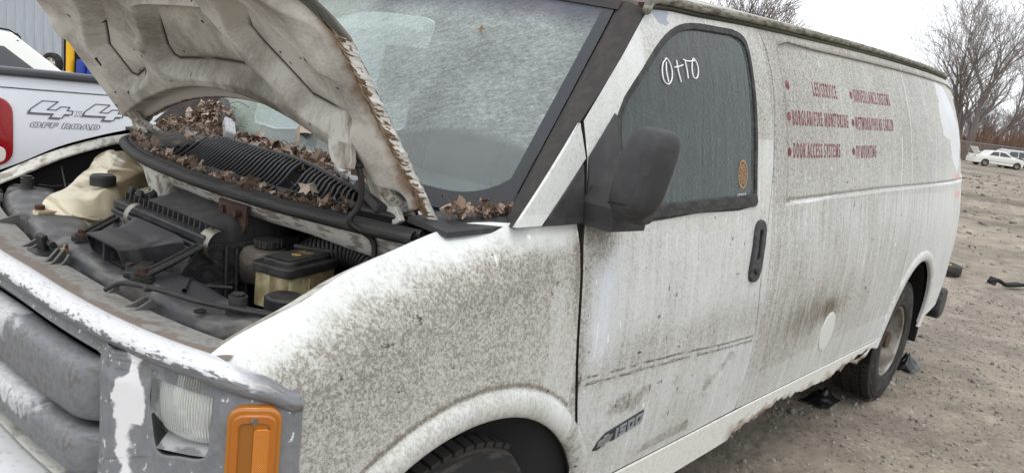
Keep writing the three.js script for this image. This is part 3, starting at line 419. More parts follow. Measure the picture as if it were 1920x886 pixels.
// ------------------------------------------------------------------ cowl, vent, hood
{
  const sealX = (z) => -.265 + .135 * (z / .72) ** 2;
  const sealPath = []; for (let i = 0; i <= 16; i++) { const z = lerp(-.76, .80, i / 16); sealPath.push([sealX(z) + (i === 0 ? .02 : 0), 1.195 - .01 * Math.abs(z), z]); }
  // rubber weather seal: flattened double bead
  mesh('weather_seal', [tube(sealPath, .017, 90, 10), tube(sealPath.map(([x, y, z]) => [x + .022, y + .006, z]), .012, 90, 8)], M.rubber, van);
  // white cowl face below the seal, running down into the bay
  mesh('cowl_face', [slab((u, v) => { const z = lerp(-.80, .84, u); const drop = .062 + .10 * ss(-.12, -.2, z) * ss(-.36, -.28, z) + .02 * ss(.45, .7, z); return [sealX(z) + .012 + .05 * v * v + .08 * ss(.8, 1, v), 1.185 - drop * v - .01 * Math.abs(z), z]; }, 70, 14, () => [-1, 0, 0], .01, (u, v) => [u * 2, v])], M.bayPaint, van);
  // cowl tray sheet under the leaves
  mesh('cowl_tray', slab((u, v) => { const z = lerp(-.82, .84, u), x0 = sealX(z) + .015, q = wsF(z / .84, 0); return [lerp(x0, q[0] + .06, v), 1.19 - .015 * Math.sin(v * Math.PI) + .035 * v, z]; }, 40, 8, () => [0, 1, 0], .01, (u, v) => [u * 2, v]), M.blackTrim, van);
  // smooth black plate on the passenger side
  mesh('cowl_plate', slab((u, v) => { const z = lerp(-.72, -.26, u), x = lerp(sealX(z) + .045, sealX(z) + .19 + .02 * u, v); return [x, 1.20 + .055 * v + .012 * Math.sin(u * Math.PI) - .02 * ss(.8, 1, u), z]; }, 20, 10, () => [0, 1, 0], .008, (u, v) => [u, v * .4]), worn([50, 50, 52], [110, 98, 84], .5, { r: .6, rep: 2 }), van);
  // vent grille: slats on a frame, drawn out to a tip at the driver's side
  const vA = (u) => { const z = lerp(-.28, .72, u); const w = .145 * ss(0, .10, u) * (1 - .80 * ss(.45, 1.0, u)) + .02; const xf0 = sealX(z) + .055; return { z, x0: xf0, x1: xf0 + w, y0: 1.214, y1: 1.214 + w * .32 }; };
  const ventBase = mesh('vent_grille', slab((u, v) => { const a = vA(u); return [lerp(a.x0 - .004, a.x1 + .004, v), lerp(a.y0, a.y1, v) - .016 + (v < .01 || v > .99 ? .012 : 0), a.z]; }, 60, 12, () => [0, 1, 0], .01), M.black, van);
  mesh('vent_frame', [tube(Array.from({ length: 24 }, (_, i) => { const a = vA(i / 23); return [a.x0, a.y0 + .002, a.z]; }), .008, 60, 8), tube(Array.from({ length: 24 }, (_, i) => { const a = vA(i / 23); return [a.x1, a.y1 + .003, a.z]; }), .007, 60, 8), grid((u, v) => { const a = vA(lerp(.86, 1, u)); return [lerp(a.x0, a.x1, v), lerp(a.y0, a.y1, v) + .004, a.z]; }, 8, 3)], M.plastic, ventBase);
  for (let k = 0; k < 46; k++) {
    const u = .015 + .84 * k / 45, a = vA(u), sk = .13; if (k === 31 || k === 32) continue;
    const pts = []; for (let i = 0; i <= 6; i++) { const v = i / 6; pts.push([lerp(a.x0, a.x1, v), lerp(a.y0, a.y1, v) + .003 + .004 * Math.sin(v * Math.PI), a.z + sk * (a.x1 - a.x0) / .165 * (.6 - v) + .005 * Math.sin(v * Math.PI * 2)]); }
    const W = .0028, PR = [[-W, -.009], [-W, -.001], [-W * .7, 0], [W * .7, 0], [W, -.001], [W, -.009]]; mesh('slat', toCreasedNormals(grid((uu, vv) => { const f = uu * 6, i0 = Math.min(5, Math.floor(f)), a0 = pts[i0], a1 = pts[i0 + 1], tt = f - i0, dx = a1[0] - a0[0], dz = a1[2] - a0[2], L = Math.hypot(dx, dz), q = PR[Math.round(vv * 5)]; return [lerp(a0[0], a1[0], tt) - dz / L * q[0], lerp(a0[1], a1[1], tt) + .004 + q[1], lerp(a0[2], a1[2], tt) + dx / L * q[0]]; }, 12, 5), .7), M.plastic, ventBase);
  }
  // rusty bracket on the cowl face with two bolts
  const br = mesh('rusty_bracket', [xf(extrude([[-.055, .05], [.055, .05], [.05, -.01], [.02, -.05], [-.025, -.06], [-.05, -.01]], .006, .002), [-.235, 1.115, .27], [0, -Math.PI / 2 + .15, 0])], M.rustMetal, van);
  for (const dz of [-.03, .035]) mesh('bolt', cyl(.010, .010, .012, [-.249, 1.145, .27 + dz], [0, 0, Math.PI / 2], 6), M.rust, br);
  // driver's cowl side trim (black), tucked between pillar and fender
  mesh('cowl_side_trim', [slab((u, v) => { const x = lerp(-.07, .20, u), z0 = .80 - .02 * u, z1 = S(x, 1.23) - .030 - .04 * (1 - u); return [x, 1.222 + .02 * u - .006 * v + .012 * Math.sin(v * Math.PI) * u, lerp(z0 - .06, z1, v)]; }, 16, 8, () => [0, 1, 0], .012, (u, v) => [u, v * .3])], M.blackTrim, van);
  mesh('cowl_side_trim', [slab((u, v) => { const x = lerp(-.07, .20, u), z0 = .80 - .02 * u, z1 = S(x, 1.23) - .030 - .04 * (1 - u); return [x, 1.222 + .02 * u - .006 * v, -lerp(z0 - .06, z1, v)]; }, 16, 8, () => [0, 1, 0], .012, (u, v) => [u, v * .3])], M.blackTrim, van);
}
// hood: stamped inner panel facing the camera, white skin behind
{
  const a = rad(53), O = V3(-.05, 1.23, 0), Dv = V3(-Math.cos(a), Math.sin(a), 0), N = V3(Math.sin(a), Math.cos(a), 0);
  const H = (z, s, h) => { const c = .10 * (1 - (z / .84) ** 2) + h - .10 * ss(.42, .70, s) ** 1.5; const p = O.clone().addScaledVector(Dv, s).addScaledVector(N, c); return [p.x, p.y, z]; };
  const sRear = (z) => .145 * Math.max(0, 1 - (z / .80) ** 2) - .012 * ss(.7, .84, Math.abs(z)) ;
  const sFront = (z) => .66 - .03 * (z / .8) ** 2 - .22 * ss(.58, .84, Math.abs(z)) ** 1.6;
  const sdPoly = (x, y, p) => { let d = 1e9, s = 1; for (let i = 0, j = p.length - 1; i < p.length; j = i++) { const ex = p[j][0] - p[i][0], ey = p[j][1] - p[i][1], wx = x - p[i][0], wy = y - p[i][1], t = clamp((wx * ex + wy * ey) / (ex * ex + ey * ey)), bx = wx - ex * t, by = wy - ey * t; d = Math.min(d, bx * bx + by * by); const c1 = y >= p[i][1], c2 = y < p[j][1], c3 = ex * wy > ey * wx; if ((c1 && c2 && c3) || (!c1 && !c2 && !c3)) s = -s; } return s * Math.sqrt(d); };
  const P1 = [[-.525, .43], [-.62, .325], [-.605, .215], [-.58, .205], [-.44, .25], [-.355, .38], [-.33, .50], [-.46, .52]];
  const P2 = [[-.20, .44], [-.275, .32], [-.275, .285], [-.25, .272], [-.03, .282], [.20, .283], [.31, .262], [.25, .30], [.215, .37], [.17, .44]];
  const P3 = [[.36, .50], [.305, .41], [.33, .37], [.46, .245], [.64, .225], [.69, .27], [.695, .34], [.56, .43], [.46, .52]];
  const P4 = [[-.17, .60], [-.20, .49], [.17, .49], [.14, .60]];
  const bandLine = (z) => sRear(z) + .052 + .02 * Math.cos(z * 2);
  const hI = (z, s) => {
    let h = -.066; let d = Math.min(sdPoly(z, s, P1), sdPoly(z, s, P2), sdPoly(z, s, P3), sdPoly(z, s, P4));
    h = lerp(-.016, h, ss(-.004, .040, d)); h -= .004 * Math.exp(-(((d + .004) / .004) ** 2)) * -1;
    const e = s - sRear(z); h = lerp(-.016, h, ss(bandLine(z) - sRear(z) - .028, bandLine(z) - sRear(z) + .008, e));
    h = lerp(-.006, h, ss(0, .012, e)); h = lerp(-.03, h, ss(0, .06, Math.min(z + .79,   .755 - z))); h = lerp(-.008, h, ss(0, .02, Math.min(z + .80, .765 - z))); h = lerp(-.02, h, ss(0, .05, sFront(z) - s));
    for (const [bz, bs, br, bh] of [[-.72, .41, .05, .014], [.60, .385, .035, .012], [-.33, .345, .03, .010], [.16, .395, .03, .010], [-.66, .42, .05, -.01]]) h -= bh * ss(br, br * .4, Math.hypot(z - bz, s - bs));
    // long pressed rib either side of the middle recess and a channel by the rear corners
    h += .012 * ss(.02, .008, Math.abs(s - .19 - .10 * (1 - (z / .84) ** 2) * .0 - .0)) * 0;
    return h;
  };
  const zs = (u) => lerp(-.785, .765, u);
  const HT = tex(1536, 512, (u, v, c) => {
    const z = lerp(-.785, .765, u), s = lerp(sRear(z), sFront(z), v); const a1 = fbm(z * 7, s * 9, 4), a2 = fbm(z * 30 + s * 22, s * 24 - z * 16, 3), sp = vn(z * 240, s * 240);
    let k = .28 + 1.1 * (a1 - .5) + .45 * (a2 - .5) + .2 * (sp - .5);
    const e = s - sRear(z); k -= .30 * ss(.055, .02, e); k += .7 * Math.exp(-(((e - .085) / .04) ** 2)) * Math.exp(-(((z - .26) / .2) ** 2)) + .5 * Math.exp(-(((z - .0) / .2) ** 2)) * Math.exp(-(((s - .285) / .03) ** 2)); k += .25 * ss(.46, .6, s);
    const d = Math.min(sdPoly(z, s, P1), sdPoly(z, s, P2), sdPoly(z, s, P3), sdPoly(z, s, P4)); const ln = Math.exp(-(((d + .003) / .0035) ** 2)) * ss(.3, .5, fbm(z * 9 + 4, s * 9, 2)); // black sealant line round the recesses
    k = clamp(k * .9 - .04 - .5 * ss(.06, .03, e)); c[0] = lerp(212, 102, k); c[1] = lerp(209, 96, k); c[2] = lerp(201, 86, k);
    c[0] = lerp(c[0], 26, ln * .9); c[1] = lerp(c[1], 24, ln * .9); c[2] = lerp(c[2], 20, ln * .9);
    const rusty = ss(.010, .004, e - (fbm(z * 60, 1, 3) - .5) * .012) * .9 + ss(.745, .765, z + (fbm(s * 40, z * 40, 3) - .5) * .03) * .6; c[0] = lerp(c[0], 112, rusty); c[1] = lerp(c[1], 72, rusty); c[2] = lerp(c[2], 48, rusty);
    if (vn(z * 40, s * 40) > .955 && e > .06 && z < .68) { c[0] = 40; c[1] = 36; c[2] = 32; }
  });
  M.hoodIn = new THREE.MeshStandardMaterial({ map: HT, roughness: .72 });
  const hood = mesh('hood', grid((u, v) => { const z = zs(u), s = lerp(sRear(z), sFront(z), v); return H(z, s, hI(z, s)); }, 330, 130), M.hoodIn, van);
  // outer skin, a little larger; rusted hem round its edge
  const skinT = tex(1024, 512, (u, v, c) => { const z = lerp(-.845, .815, u); const n = fbm(v * 40, u * 90, 4), n2 = fbm(v * 120, u * 160, 2); const k = ss(.772, .785, z + (n - .5) * .075) * 0 + ss(.55, .75, n) * .25; const pit = n2; c[0] = lerp(226, 120, k) ; c[1] = lerp(227, 112, k); c[2] = lerp(222, 98, k); if (pit > .8) { c[0] = 120; c[1] = 92; c[2] = 70; } });
  const zo = (u, v) => lerp(-.825, .80 + (fbm(v * 38, 4, 3) - .5) * .016, u);
  mesh('hood_skin', grid((u, v) => { const z = zo(u, v), s = lerp(sRear(z) - .006 + (fbm(z * 40, 9, 3) - .5) * .012, sFront(z) + .01, v); return H(z, s, .004); }, 120, 60), new THREE.MeshStandardMaterial({ map: skinT, roughness: .5 }), hood);
  const hemT = tex(256, 1024, (u, v, c) => { const n = fbm(u * 6, v * 80, 5), n2 = fbm(u * 24 + 5, v * 300, 3), w = ss(.70, .76, u + (n - .5) * .8); const k = clamp(n2 * 1.3 - .1); c[0] = lerp(lerp(166, 82, k), 228, w); c[1] = lerp(lerp(140, 63, k), 228, w); c[2] = lerp(lerp(112, 48, k), 224, w); const m2 = ss(.5, .62, n) * .65 * (1 - w); c[0] = lerp(c[0], 204, m2); c[1] = lerp(c[1], 192, m2); c[2] = lerp(c[2], 170, m2); });
  M.hem = new THREE.MeshStandardMaterial({ map: hemT, roughness: .85 });
  mesh('rusty_hem', [grid((u, v) => { const z1 = .80 + (fbm(v * 38, 4, 3) - .5) * .016, z = lerp(.752 + (fbm(v * 24, 8, 3) - .5) * .016, z1, u), s = lerp(sRear(z) - .01, sFront(z) - .0, v); return H(z, s, -.014 + .017 * ss(.55, 1, u) + .004 * (fbm(u * 10, v * 90, 3) - .5)); }, 14, 160)], M.hem, hood);
  mesh('hood_hem', [grid((u, v) => { const z = lerp(-.83, -.775, u), s = lerp(sRear(z) - .01, sFront(z), v); return H(z, s, lerp(.002, -.014, u)); }, 6, 60, (u, v) => [u, v])], M.hoodIn, hood);
  // hinge arms down to the cowl corners
  const hinge = (zz) => { const p = H(zz, .17, -.05), q = H(zz, .05, -.045), e = [.03, 1.185, zz + Math.sign(zz) * .02]; return mesh('hood_hinge', [xf(extrude([[-.035, 0], [.035, 0], [.028, .17], [-.02, .2], [-.03, .12]], .01, .003), [q[0] + .01, q[1] - .07, zz], [0, Math.PI / 2, -.62]), tube([p, q, [lerp(q[0], e[0], .6), lerp(q[1], e[1], .6), zz], e], .016, 16, 6)], M.bayPaint, hood); };
  hinge(-.70); hinge(.70);
  // reinforcement plate with the prop-rod socket
  const pl = H(.66, .205, -.062), rd = H(.665, .15, -.07);
  mesh('socket_plate', [xf(extrude(smoothPoly([[-.045, .05], [.02, .06], [.03, .0], [.035, -.05], [-.03, -.045], [-.05, 0]], 3), .008, .003), [pl[0] - .004, pl[1] - .004, pl[2]], [0, -Math.PI / 2, 0]).rotateZ(0)], M.bayPaint, hood);
  mesh('socket_grommet', xf(new THREE.TorusGeometry(.017, .009, 8, 18), [rd[0] - .005, rd[1], rd[2]], [Math.PI / 2, 0, 0]), M.rubber, hood);
  mesh('prop_rod', [tube([[rd[0] - .012, rd[1] + .01, rd[2] + .01], [rd[0], rd[1] - .03, rd[2] + .02], [rd[0] + .005, rd[1] - .09, rd[2] + .015], [rd[0] - .01, rd[1] - .13, rd[2] + .005], [-.13, 1.16, .70], [-.135, 1.02, .70]], .007, 60, 8)], worn([22, 21, 21], [66, 54, 46], .4, { r: .6 }), van);
}

// ------------------------------------------------------------------ engine bay
{
  // inner fenders, firewall and floor keep the bay dark
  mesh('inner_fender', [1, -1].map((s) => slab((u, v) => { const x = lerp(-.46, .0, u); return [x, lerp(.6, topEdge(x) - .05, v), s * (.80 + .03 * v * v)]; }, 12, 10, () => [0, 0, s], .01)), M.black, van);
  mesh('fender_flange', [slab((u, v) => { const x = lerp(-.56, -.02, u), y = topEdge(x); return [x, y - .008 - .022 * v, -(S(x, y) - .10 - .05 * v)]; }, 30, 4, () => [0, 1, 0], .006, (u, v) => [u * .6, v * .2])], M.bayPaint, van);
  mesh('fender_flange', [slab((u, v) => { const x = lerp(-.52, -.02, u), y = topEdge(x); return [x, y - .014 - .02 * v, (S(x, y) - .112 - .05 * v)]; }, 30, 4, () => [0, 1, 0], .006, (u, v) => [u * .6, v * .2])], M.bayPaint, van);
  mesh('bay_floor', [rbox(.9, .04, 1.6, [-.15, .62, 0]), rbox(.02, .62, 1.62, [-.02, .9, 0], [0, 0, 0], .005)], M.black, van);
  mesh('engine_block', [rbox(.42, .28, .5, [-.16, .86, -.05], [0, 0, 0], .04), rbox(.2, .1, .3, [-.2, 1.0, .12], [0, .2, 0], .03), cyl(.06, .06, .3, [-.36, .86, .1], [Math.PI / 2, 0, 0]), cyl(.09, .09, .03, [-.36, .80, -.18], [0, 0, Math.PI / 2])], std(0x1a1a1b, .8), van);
  // washer-fluid tank: moulded cream plastic, stained
  const tk = tex(256, 256, (u, v, c) => { const a = fbm(u * 6, v * 6, 4), b = fbm(u * 30, v * 9, 3); const k = clamp(ss(.40, .66, a) * .95 + ss(.55, .8, b) * .5); c[0] = lerp(216, 134, k * .9); c[1] = lerp(208, 117, k * .9); c[2] = lerp(182, 90, k * .9); });
  tk.repeat.set(1.6, 1.6); M.tank = new THREE.MeshPhysicalMaterial({ map: tk, roughness: .5, clearcoat: .15 });
  const footTop = smoothPoly([[-.49, -.325], [-.475, -.29], [-.435, -.275], [-.38, -.285], [-.33, -.335], [-.27, -.39], [-.15, -.50], [-.03, -.58], [-.01, -.66], [-.05, -.80], [-.09, -.84], [-.15, -.79], [-.19, -.80], [-.235, -.72], [-.29, -.64], [-.40, -.45]], 3);
  const cen = [-.26, -.50];
  const tankSurf = (lev) => footTop.map(([x, z]) => { const k = lev[0]; const sp = Math.max(0, 1.058 - lev[1]); return [lerp(cen[0], x, k) - sp * .25, lev[1] + .03 * ss(-.40, -.08, x) - .012 * ss(-.3, -.45, x), lerp(cen[1], z, k) + Math.min(.06, sp * .9)].map((w, m) => m === 1 ? w + .017 : w); });
  const levels = [[0, 1.070], [.3, 1.070], [.6, 1.069], [.8, 1.067], [.90, 1.066], [.955, 1.062], [.99, 1.050], [1.0, 1.035], [1.0, .995], [.955, .972], [.95, .962], [.99, .95], [1.0, .93], [1.0, .80]];
  const rows = levels.map((l, j) => tankSurf(l).map(([x, y, z]) => [x + .006 * Math.sin(z * 60) * (j > 5 ? 1 : 0), y + (j < 8 ? .034 * ss(.13, .07, Math.hypot(x + .09, (z + .76) * .8)) * .7 - .010 * ss(.06, .03, Math.abs(x + .36)) * ss(-.35, -.3, z) + .012 * ss(.07, .05, Math.hypot(x + .20, z + .74)) : 0), z + .006 * Math.sin(x * 55) * (j > 5 ? 1 : 0)])), nn = footTop.length;
  const tgeo = grid((u, v) => { const i = Math.round(u * nn) % nn, j = Math.round(v * (levels.length - 1)); return rows[j][i]; }, nn, levels.length - 1, (u, v) => { const i = Math.round(u * nn) % nn, j = Math.round(v * (levels.length - 1)); const q = rows[j][i]; return [q[0] + q[1] * .7, q[2] + q[1] * .7]; });
  const ear = xf(extrude(smoothPoly([[-.055, .0], [-.03, .028], [.05, .04], [.09, .03], [.09, -.03], [.05, -.035], [-.03, -.022]], 3), .008, .003), [-.47, 1.030, -.30], [-Math.PI / 2, 0, .35]);
  const tank = mesh('fluid_tank', [tgeo, ear, tube([[-.47, 1.035, -.30], [-.43, 1.03, -.24], [-.36, 1.015, -.245], [-.30, 1.01, -.29]], .007, 20, 6)], M.tank, van);
  mesh('tank_cap', [cyl(.036, .036, .026, [-.312, 1.103, -.39], [0, 0, 0], 28), cyl(.030, .036, .006, [-.312, 1.119, -.39], [0, 0, 0], 28)], M.darkPlastic, tank);
  mesh('bolt', cyl(.013, .013, .012, [-.505, 1.046, -.30], [0, 0, 0], 6), M.rust, tank);
  { // radiator cap with pale ring print
    const cv = document.createElement('canvas'); cv.width = cv.height = 128; const g = cv.getContext('2d'); g.fillStyle = '#2a2b2d'; g.fillRect(0, 0, 128, 128); g.strokeStyle = '#b9b48a'; g.lineWidth = 9; g.setLineDash([13, 4]); g.beginPath(); g.arc(64, 64, 43, 0, 7); g.stroke(); g.setLineDash([]); g.lineWidth = 7; g.beginPath(); g.arc(64, 64, 20, 0, 7); g.moveTo(50, 50); g.lineTo(78, 78); g.stroke();
    const t = new THREE.CanvasTexture(cv); t.colorSpace = THREE.SRGBColorSpace; const cap = mesh('filler_cap', [cyl(.042, .040, .024, [-.245, 1.085, -.245], [.0, 0, .35], 24), ...Array.from({ length: 8 }, (_, k) => xf(rbox(.014, .024, .02, [0, 0, 0]), [-.245 + .040 * Math.cos(k * .785), 1.085 - .014 * Math.cos(k * .785), -.245 + .042 * Math.sin(k * .785)], [0, -k * .785, .35]))], M.darkPlastic, van);
    mesh('cap_print', xf(new THREE.CircleGeometry(.034, 28), [-.2495, 1.0985, -.245], [-Math.PI / 2, .0, 0]).applyMatrix4(new THREE.Matrix4().makeTranslation(.2495, -1.0985, .245)).applyMatrix4(new THREE.Matrix4().makeRotationZ(.35)).applyMatrix4(new THREE.Matrix4().makeTranslation(-.2495, 1.0985, -.245)), new THREE.MeshStandardMaterial({ map: t, roughness: .6 }), cap);
  }
  // air-filter housing
  const ab = mesh('air_filter_box', new THREE.BufferGeometry(), M.plastic, van); 
  {
    const A = V3(-.375, 1.098, -.095), B = V3(-.345, 1.098, .365); // lid flange line
    const along = B.clone().sub(A), L = along.length(), ax = along.clone().normalize(), fw = V3(-ax.z, 0, ax.x);
    const Q = (t, f, y) => [A.x + ax.x * t * L + fw.x * f, y, A.z + ax.z * t * L + fw.z * f];
    const dir = fw.x < 0 ? 1 : -1; const q = (t, f, y) => Q(t, f * dir, y);
    const front = grid((u, v) => q(lerp(.03, .97, u), interp(v, [0, .25, .75, 1], [.0, .035, .075, .085]), interp(v, [0, .25, .75, 1], [1.085, 1.06, .985, .9])), 12, 8);
    const sideP = [-1, 1].map((s) => grid((u, v) => q(s < 0 ? .03 : .97, lerp(interp(v, [0, .25, .75, 1], [.0, .035, .075, .085]), -.26, u), lerp(interp(v, [0, .25, .75, 1], [1.085, 1.06, .985, .9]), .9, u * .0)), 6, 6));
    ab.geometry = merge([front, ...sideP]);
    const ry = -Math.atan2(ax.z, ax.x);
    mesh('flange', [xf(rbox(L, .022, .022, [0, 0, 0], [0, 0, 0], .005), q(.5, .004, 1.097), [0, ry, 0]), xf(rbox(L, .012, .018, [0, 0, 0], [0, 0, 0], .004), q(.5, .012, 1.078), [0, ry, 0])], M.plastic, ab);
    const ribs = []; for (let k = 0; k < 18; k++) { const t = (k + .5) / 18; const w = new THREE.BufferGeometry(); const tri = (f, y, s) => { const a = q(t - .006, f, y), b = q(t + .006, f, y); return [a, b]; }; const p0 = tri(-.01, 1.108), p1 = tri(-.055, 1.112), p2 = tri(-.012, 1.128); const pos = [...p0[0], ...p1[0], ...p2[0], ...p0[1], ...p2[1], ...p1[1], ...p0[0], ...p2[0], ...p2[1], ...p0[0], ...p2[1], ...p0[1], ...p1[0], ...p1[1], ...p2[1], ...p1[0], ...p2[1], ...p2[0]]; w.setAttribute('position', new THREE.Float32BufferAttribute(pos, 3)); w.computeVertexNormals(); ribs.push(w);
      const r0 = tri(.014, 1.075), r1 = tri(.05, 1.035), r2 = tri(.022, 1.04); const w2 = new THREE.BufferGeometry(); const ps = [...r0[0], ...r1[0], ...r2[0], ...r0[1], ...r2[1], ...r1[1], ...r0[0], ...r0[1], ...r1[1], ...r0[0], ...r1[1], ...r1[0]]; w2.setAttribute('position', new THREE.Float32BufferAttribute(ps, 3)); w2.computeVertexNormals(); if (k % 2) ribs.push(w2); }
    for (const g of ribs) mesh('rib', g, M.plastic, ab);
    mesh('lid', [grid((u, v) => { const t = lerp(.02, .98, u); const f = -lerp(.01, .31, v); const edge = Math.min(u, 1 - u); return q(lerp(t, .52 + (t - .5) * .84, v * v), f, 1.10 + .056 * Math.sin(Math.min(1, v * 1.15) * Math.PI * .62) * ss(0, .16, edge) - .15 * ss(.80, 1, v) - .12 * (1 - ss(0, .09, edge))); }, 40, 24, (u, v) => [u * .6, v * .5])], worn([40, 40, 41], [80, 75, 69], .28, { r: .62, rep: 3 }), ab);
    for (const t of [.30, .99]) mesh('spring_clip', [grid((u, v) => { const k = u * Math.PI; const f = t > .9 ? -.04 : .012; const y = 1.09; return q(t + (v - .5) * (t > .9 ? .10 : .05) , f + .034 * Math.sin(k) + (t > .9 ? .02 : 0), y + .038 * Math.cos(k) - .006); }, 12, 2)], std(0x8f8b7e, .4, { metalness: .8 }), ab);
    // intake duct with divided mouth
    const rr = roundRect(1, 1, .16, 4), rl = rr.length;
    const duct = (u, v) => { const [a, b] = rr[Math.round(u * rl) % rl]; const f = interp(v, [0, .7, 1], [.165, .085, .03]), w = interp(v, [0, .7, .9, 1], [.175, .185, .215, .26]), h = interp(v, [0, .7, 1], [.050, .052, .085]); return q(.655 - .03 * v + a * w / L, f + .02 * b, 1.052 + .004 * v + b * h); };
    const dk = mesh('intake_duct', [grid(duct, rl, 14, (u, v) => [u * .5, v * .17]), grid((u, v) => { const [a, b] = rr[Math.round(u * rl) % rl]; const k = 1 - .10 * v, kh = 1 - .2 * v; return q(.655 + a * .175 * k / L, .165 + .02 * b * kh, 1.052 + b * .050 * kh); }, rl, 1)], M.plastic, ab);
    mesh('duct_throat', grid((u, v) => { const [a, b] = rr[Math.round(u * rl) % rl]; return q(.655 + a * .158 * (1 - v) / L, .155 - .05 * v, 1.052 + b * .040 * (1 - v)); }, rl, 2), M.black, dk);
    mesh('duct_divider', xf(rbox(.03, .042, .006, [0, 0, 0]), q(.68, .158, 1.051), [0, ry + Math.PI / 2, 0]), M.plastic, dk);
    // strap brackets bolted to the radiator support
    const straps = [[[-.51, 1.042, .045], [-.46, 1.05, .0], [-.40, 1.066, -.04]], [[-.515, 1.042, .42], [-.45, 1.06, .40], [-.37, 1.085, .375]]];
    for (const s of straps) { const st = mesh('strap_bracket', [grid((u, v) => { const c = new THREE.CatmullRomCurve3(s.map((e) => V3(...e))).getPoint(u); return [c.x + (v - .5) * .012, c.y + .004 * Math.sin(v * Math.PI), c.z + (v - .5) * .034 * (1 - .4 * u)]; }, 10, 3), tube(s.map(([x, y, z]) => [x, y + .004, z - .014]), .005, 16, 5), tube(s.map(([x, y, z]) => [x, y + .004, z + .014]), .005, 16, 5), cyl(.024, .024, .012, [s[0][0], s[0][1] - .002, s[0][2]])], M.darkPlastic, ab); mesh('bolt', [cyl(.016, .016, .004, [s[0][0], s[0][1] + .007, s[0][2]]), cyl(.010, .010, .012, [s[0][0], s[0][1] + .013, s[0][2]], [0, 0, 0], 6)], M.rust, st); }
    mesh('strap_bracket', [rbox(.034, .016, .10, [-.495, 1.038, .355], [0, -.75, 0], .005), cyl(.008, .008, .02, [-.51, 1.04, .335])], M.darkPlastic, ab);
    for (let k = 0; k < 7; k++) { const a = q(.985, -.05 - .028 * k, 1.075 - .006 * k), b = q(1.0, -.05 - .028 * k, .95); mesh('rib', tube([a, b], .005, 2, 5), M.plastic, ab); }
    const lc = document.createElement('canvas'); lc.width = lc.height = 64; const g = lc.getContext('2d'); g.fillStyle = '#2c2b2a'; g.fillRect(0, 0, 64, 64); g.fillStyle = '#77736a'; for (let i = 0; i < 8; i++) g.fillRect(6 + (i % 3) * 3, 6 + i * 7, 34 + (i * 13) % 18, 3);
    const lt = new THREE.CanvasTexture(lc); lt.colorSpace = THREE.SRGBColorSpace; const b0 = q(1.0, -.10, 1.03); mesh('print_label', xf(new THREE.PlaneGeometry(.055, .045), [b0[0], b0[1], b0[2] + .0], [-.1, .2, 0]), new THREE.MeshStandardMaterial({ map: lt, roughness: .8 }), ab);
  }
  // brake-fluid reservoir: cream body, black lid with yellow print
  M.cream = worn([192, 184, 146], [112, 98, 70], .5, { r: .5, rep: 3 });
  const bp = [[-.315, .515], [-.285, .60], [-.13, .585], [-.12, .455]];
  const rot = -.18, bc = [-.215, .535];
  const bk = mesh('brake_fluid_reservoir', [xf(extrude(roundRect(.165, .095, .014), .075, .004), [bc[0], .985, bc[1]], [-Math.PI / 2, 0, 0]).applyMatrix4(new THREE.Matrix4().makeTranslation(-bc[0], 0, -bc[1])).applyMatrix4(new THREE.Matrix4().makeRotationY(.30)).applyMatrix4(new THREE.Matrix4().makeTranslation(bc[0], 0, bc[1])), cyl(.022, .02, .05, [-.27, .96, .56]), xf(rbox(.004, .06, .006, [0, 0, 0]), [-.215, 1.02, .59])], M.cream, van);
  const lidc = document.createElement('canvas'); lidc.width = 256; lidc.height = 128; { const g = lidc.getContext('2d'); g.fillStyle = '#2b2b2a'; g.fillRect(0, 0, 256, 128); g.fillStyle = '#c9a63e'; g.beginPath(); g.arc(120, 64, 21, 0, 7); g.fill(); g.strokeStyle = '#2b2b2a'; g.lineWidth = 5; g.beginPath(); g.arc(120, 64, 12, 0, 7); g.stroke(); g.fillStyle = '#a8873c'; for (let i = 0; i < 4; i++) g.fillRect(158, 34 + i * 16, 58 - (i * 17) % 25, 6); }
  const lidT = new THREE.CanvasTexture(lidc); lidT.colorSpace = THREE.SRGBColorSpace;
  const lidM = new THREE.Matrix4().makeTranslation(bc[0], 0, bc[1]).multiply(new THREE.Matrix4().makeRotationY(.30));
  const lid = mesh('reservoir_lid', [xf(extrude(roundRect(.178, .108, .018), .014, .004), [0, 1.066, 0], [-Math.PI / 2, 0, 0]).applyMatrix4(lidM), xf(extrude(roundRect(.14, .078, .014), .006, .004), [0, 1.084, 0], [-Math.PI / 2, 0, 0]).applyMatrix4(lidM)], M.darkPlastic, bk);
  mesh('lid_print', xf(new THREE.PlaneGeometry(.13, .066), [0, 1.0955, 0], [-Math.PI / 2, 0, 0]).applyMatrix4(lidM), new THREE.MeshStandardMaterial({ map: lidT, roughness: .7 }), lid);
  // steering-fluid reservoir and cap
  const ps = mesh('steering_fluid_reservoir', [lathe([[.0, 1.0], [.055, 1.0], [.058, 1.06], [.05, 1.075], [.03, 1.08], [0, 1.08]]).translate(-.22, 0, .40)], worn([74, 70, 66], [110, 98, 84], .5, { r: .7, rep: 3 }), van);
  mesh('reservoir_cap', [cyl(.032, .032, .018, [-.215, 1.092, .405]), ...Array.from({ length: 14 }, (_, k) => rbox(.006, .016, .006, [-.215 + .032 * Math.cos(k * .449), 1.092, .405 + .032 * Math.sin(k * .449)], [0, -k * .449, 0], .002))], M.darkPlastic, ps);
  // round cap close to the fender
  const cc = mesh('fluid_pot', cyl(.036, .036, .06, [-.33, 1.0, .68]), M.cream, van); mesh('pot_cap', [cyl(.042, .042, .026, [-.33, 1.035, .68], [0, 0, 0], 30), cyl(.034, .04, .005, [-.33, 1.05, .68])], M.darkPlastic, cc);
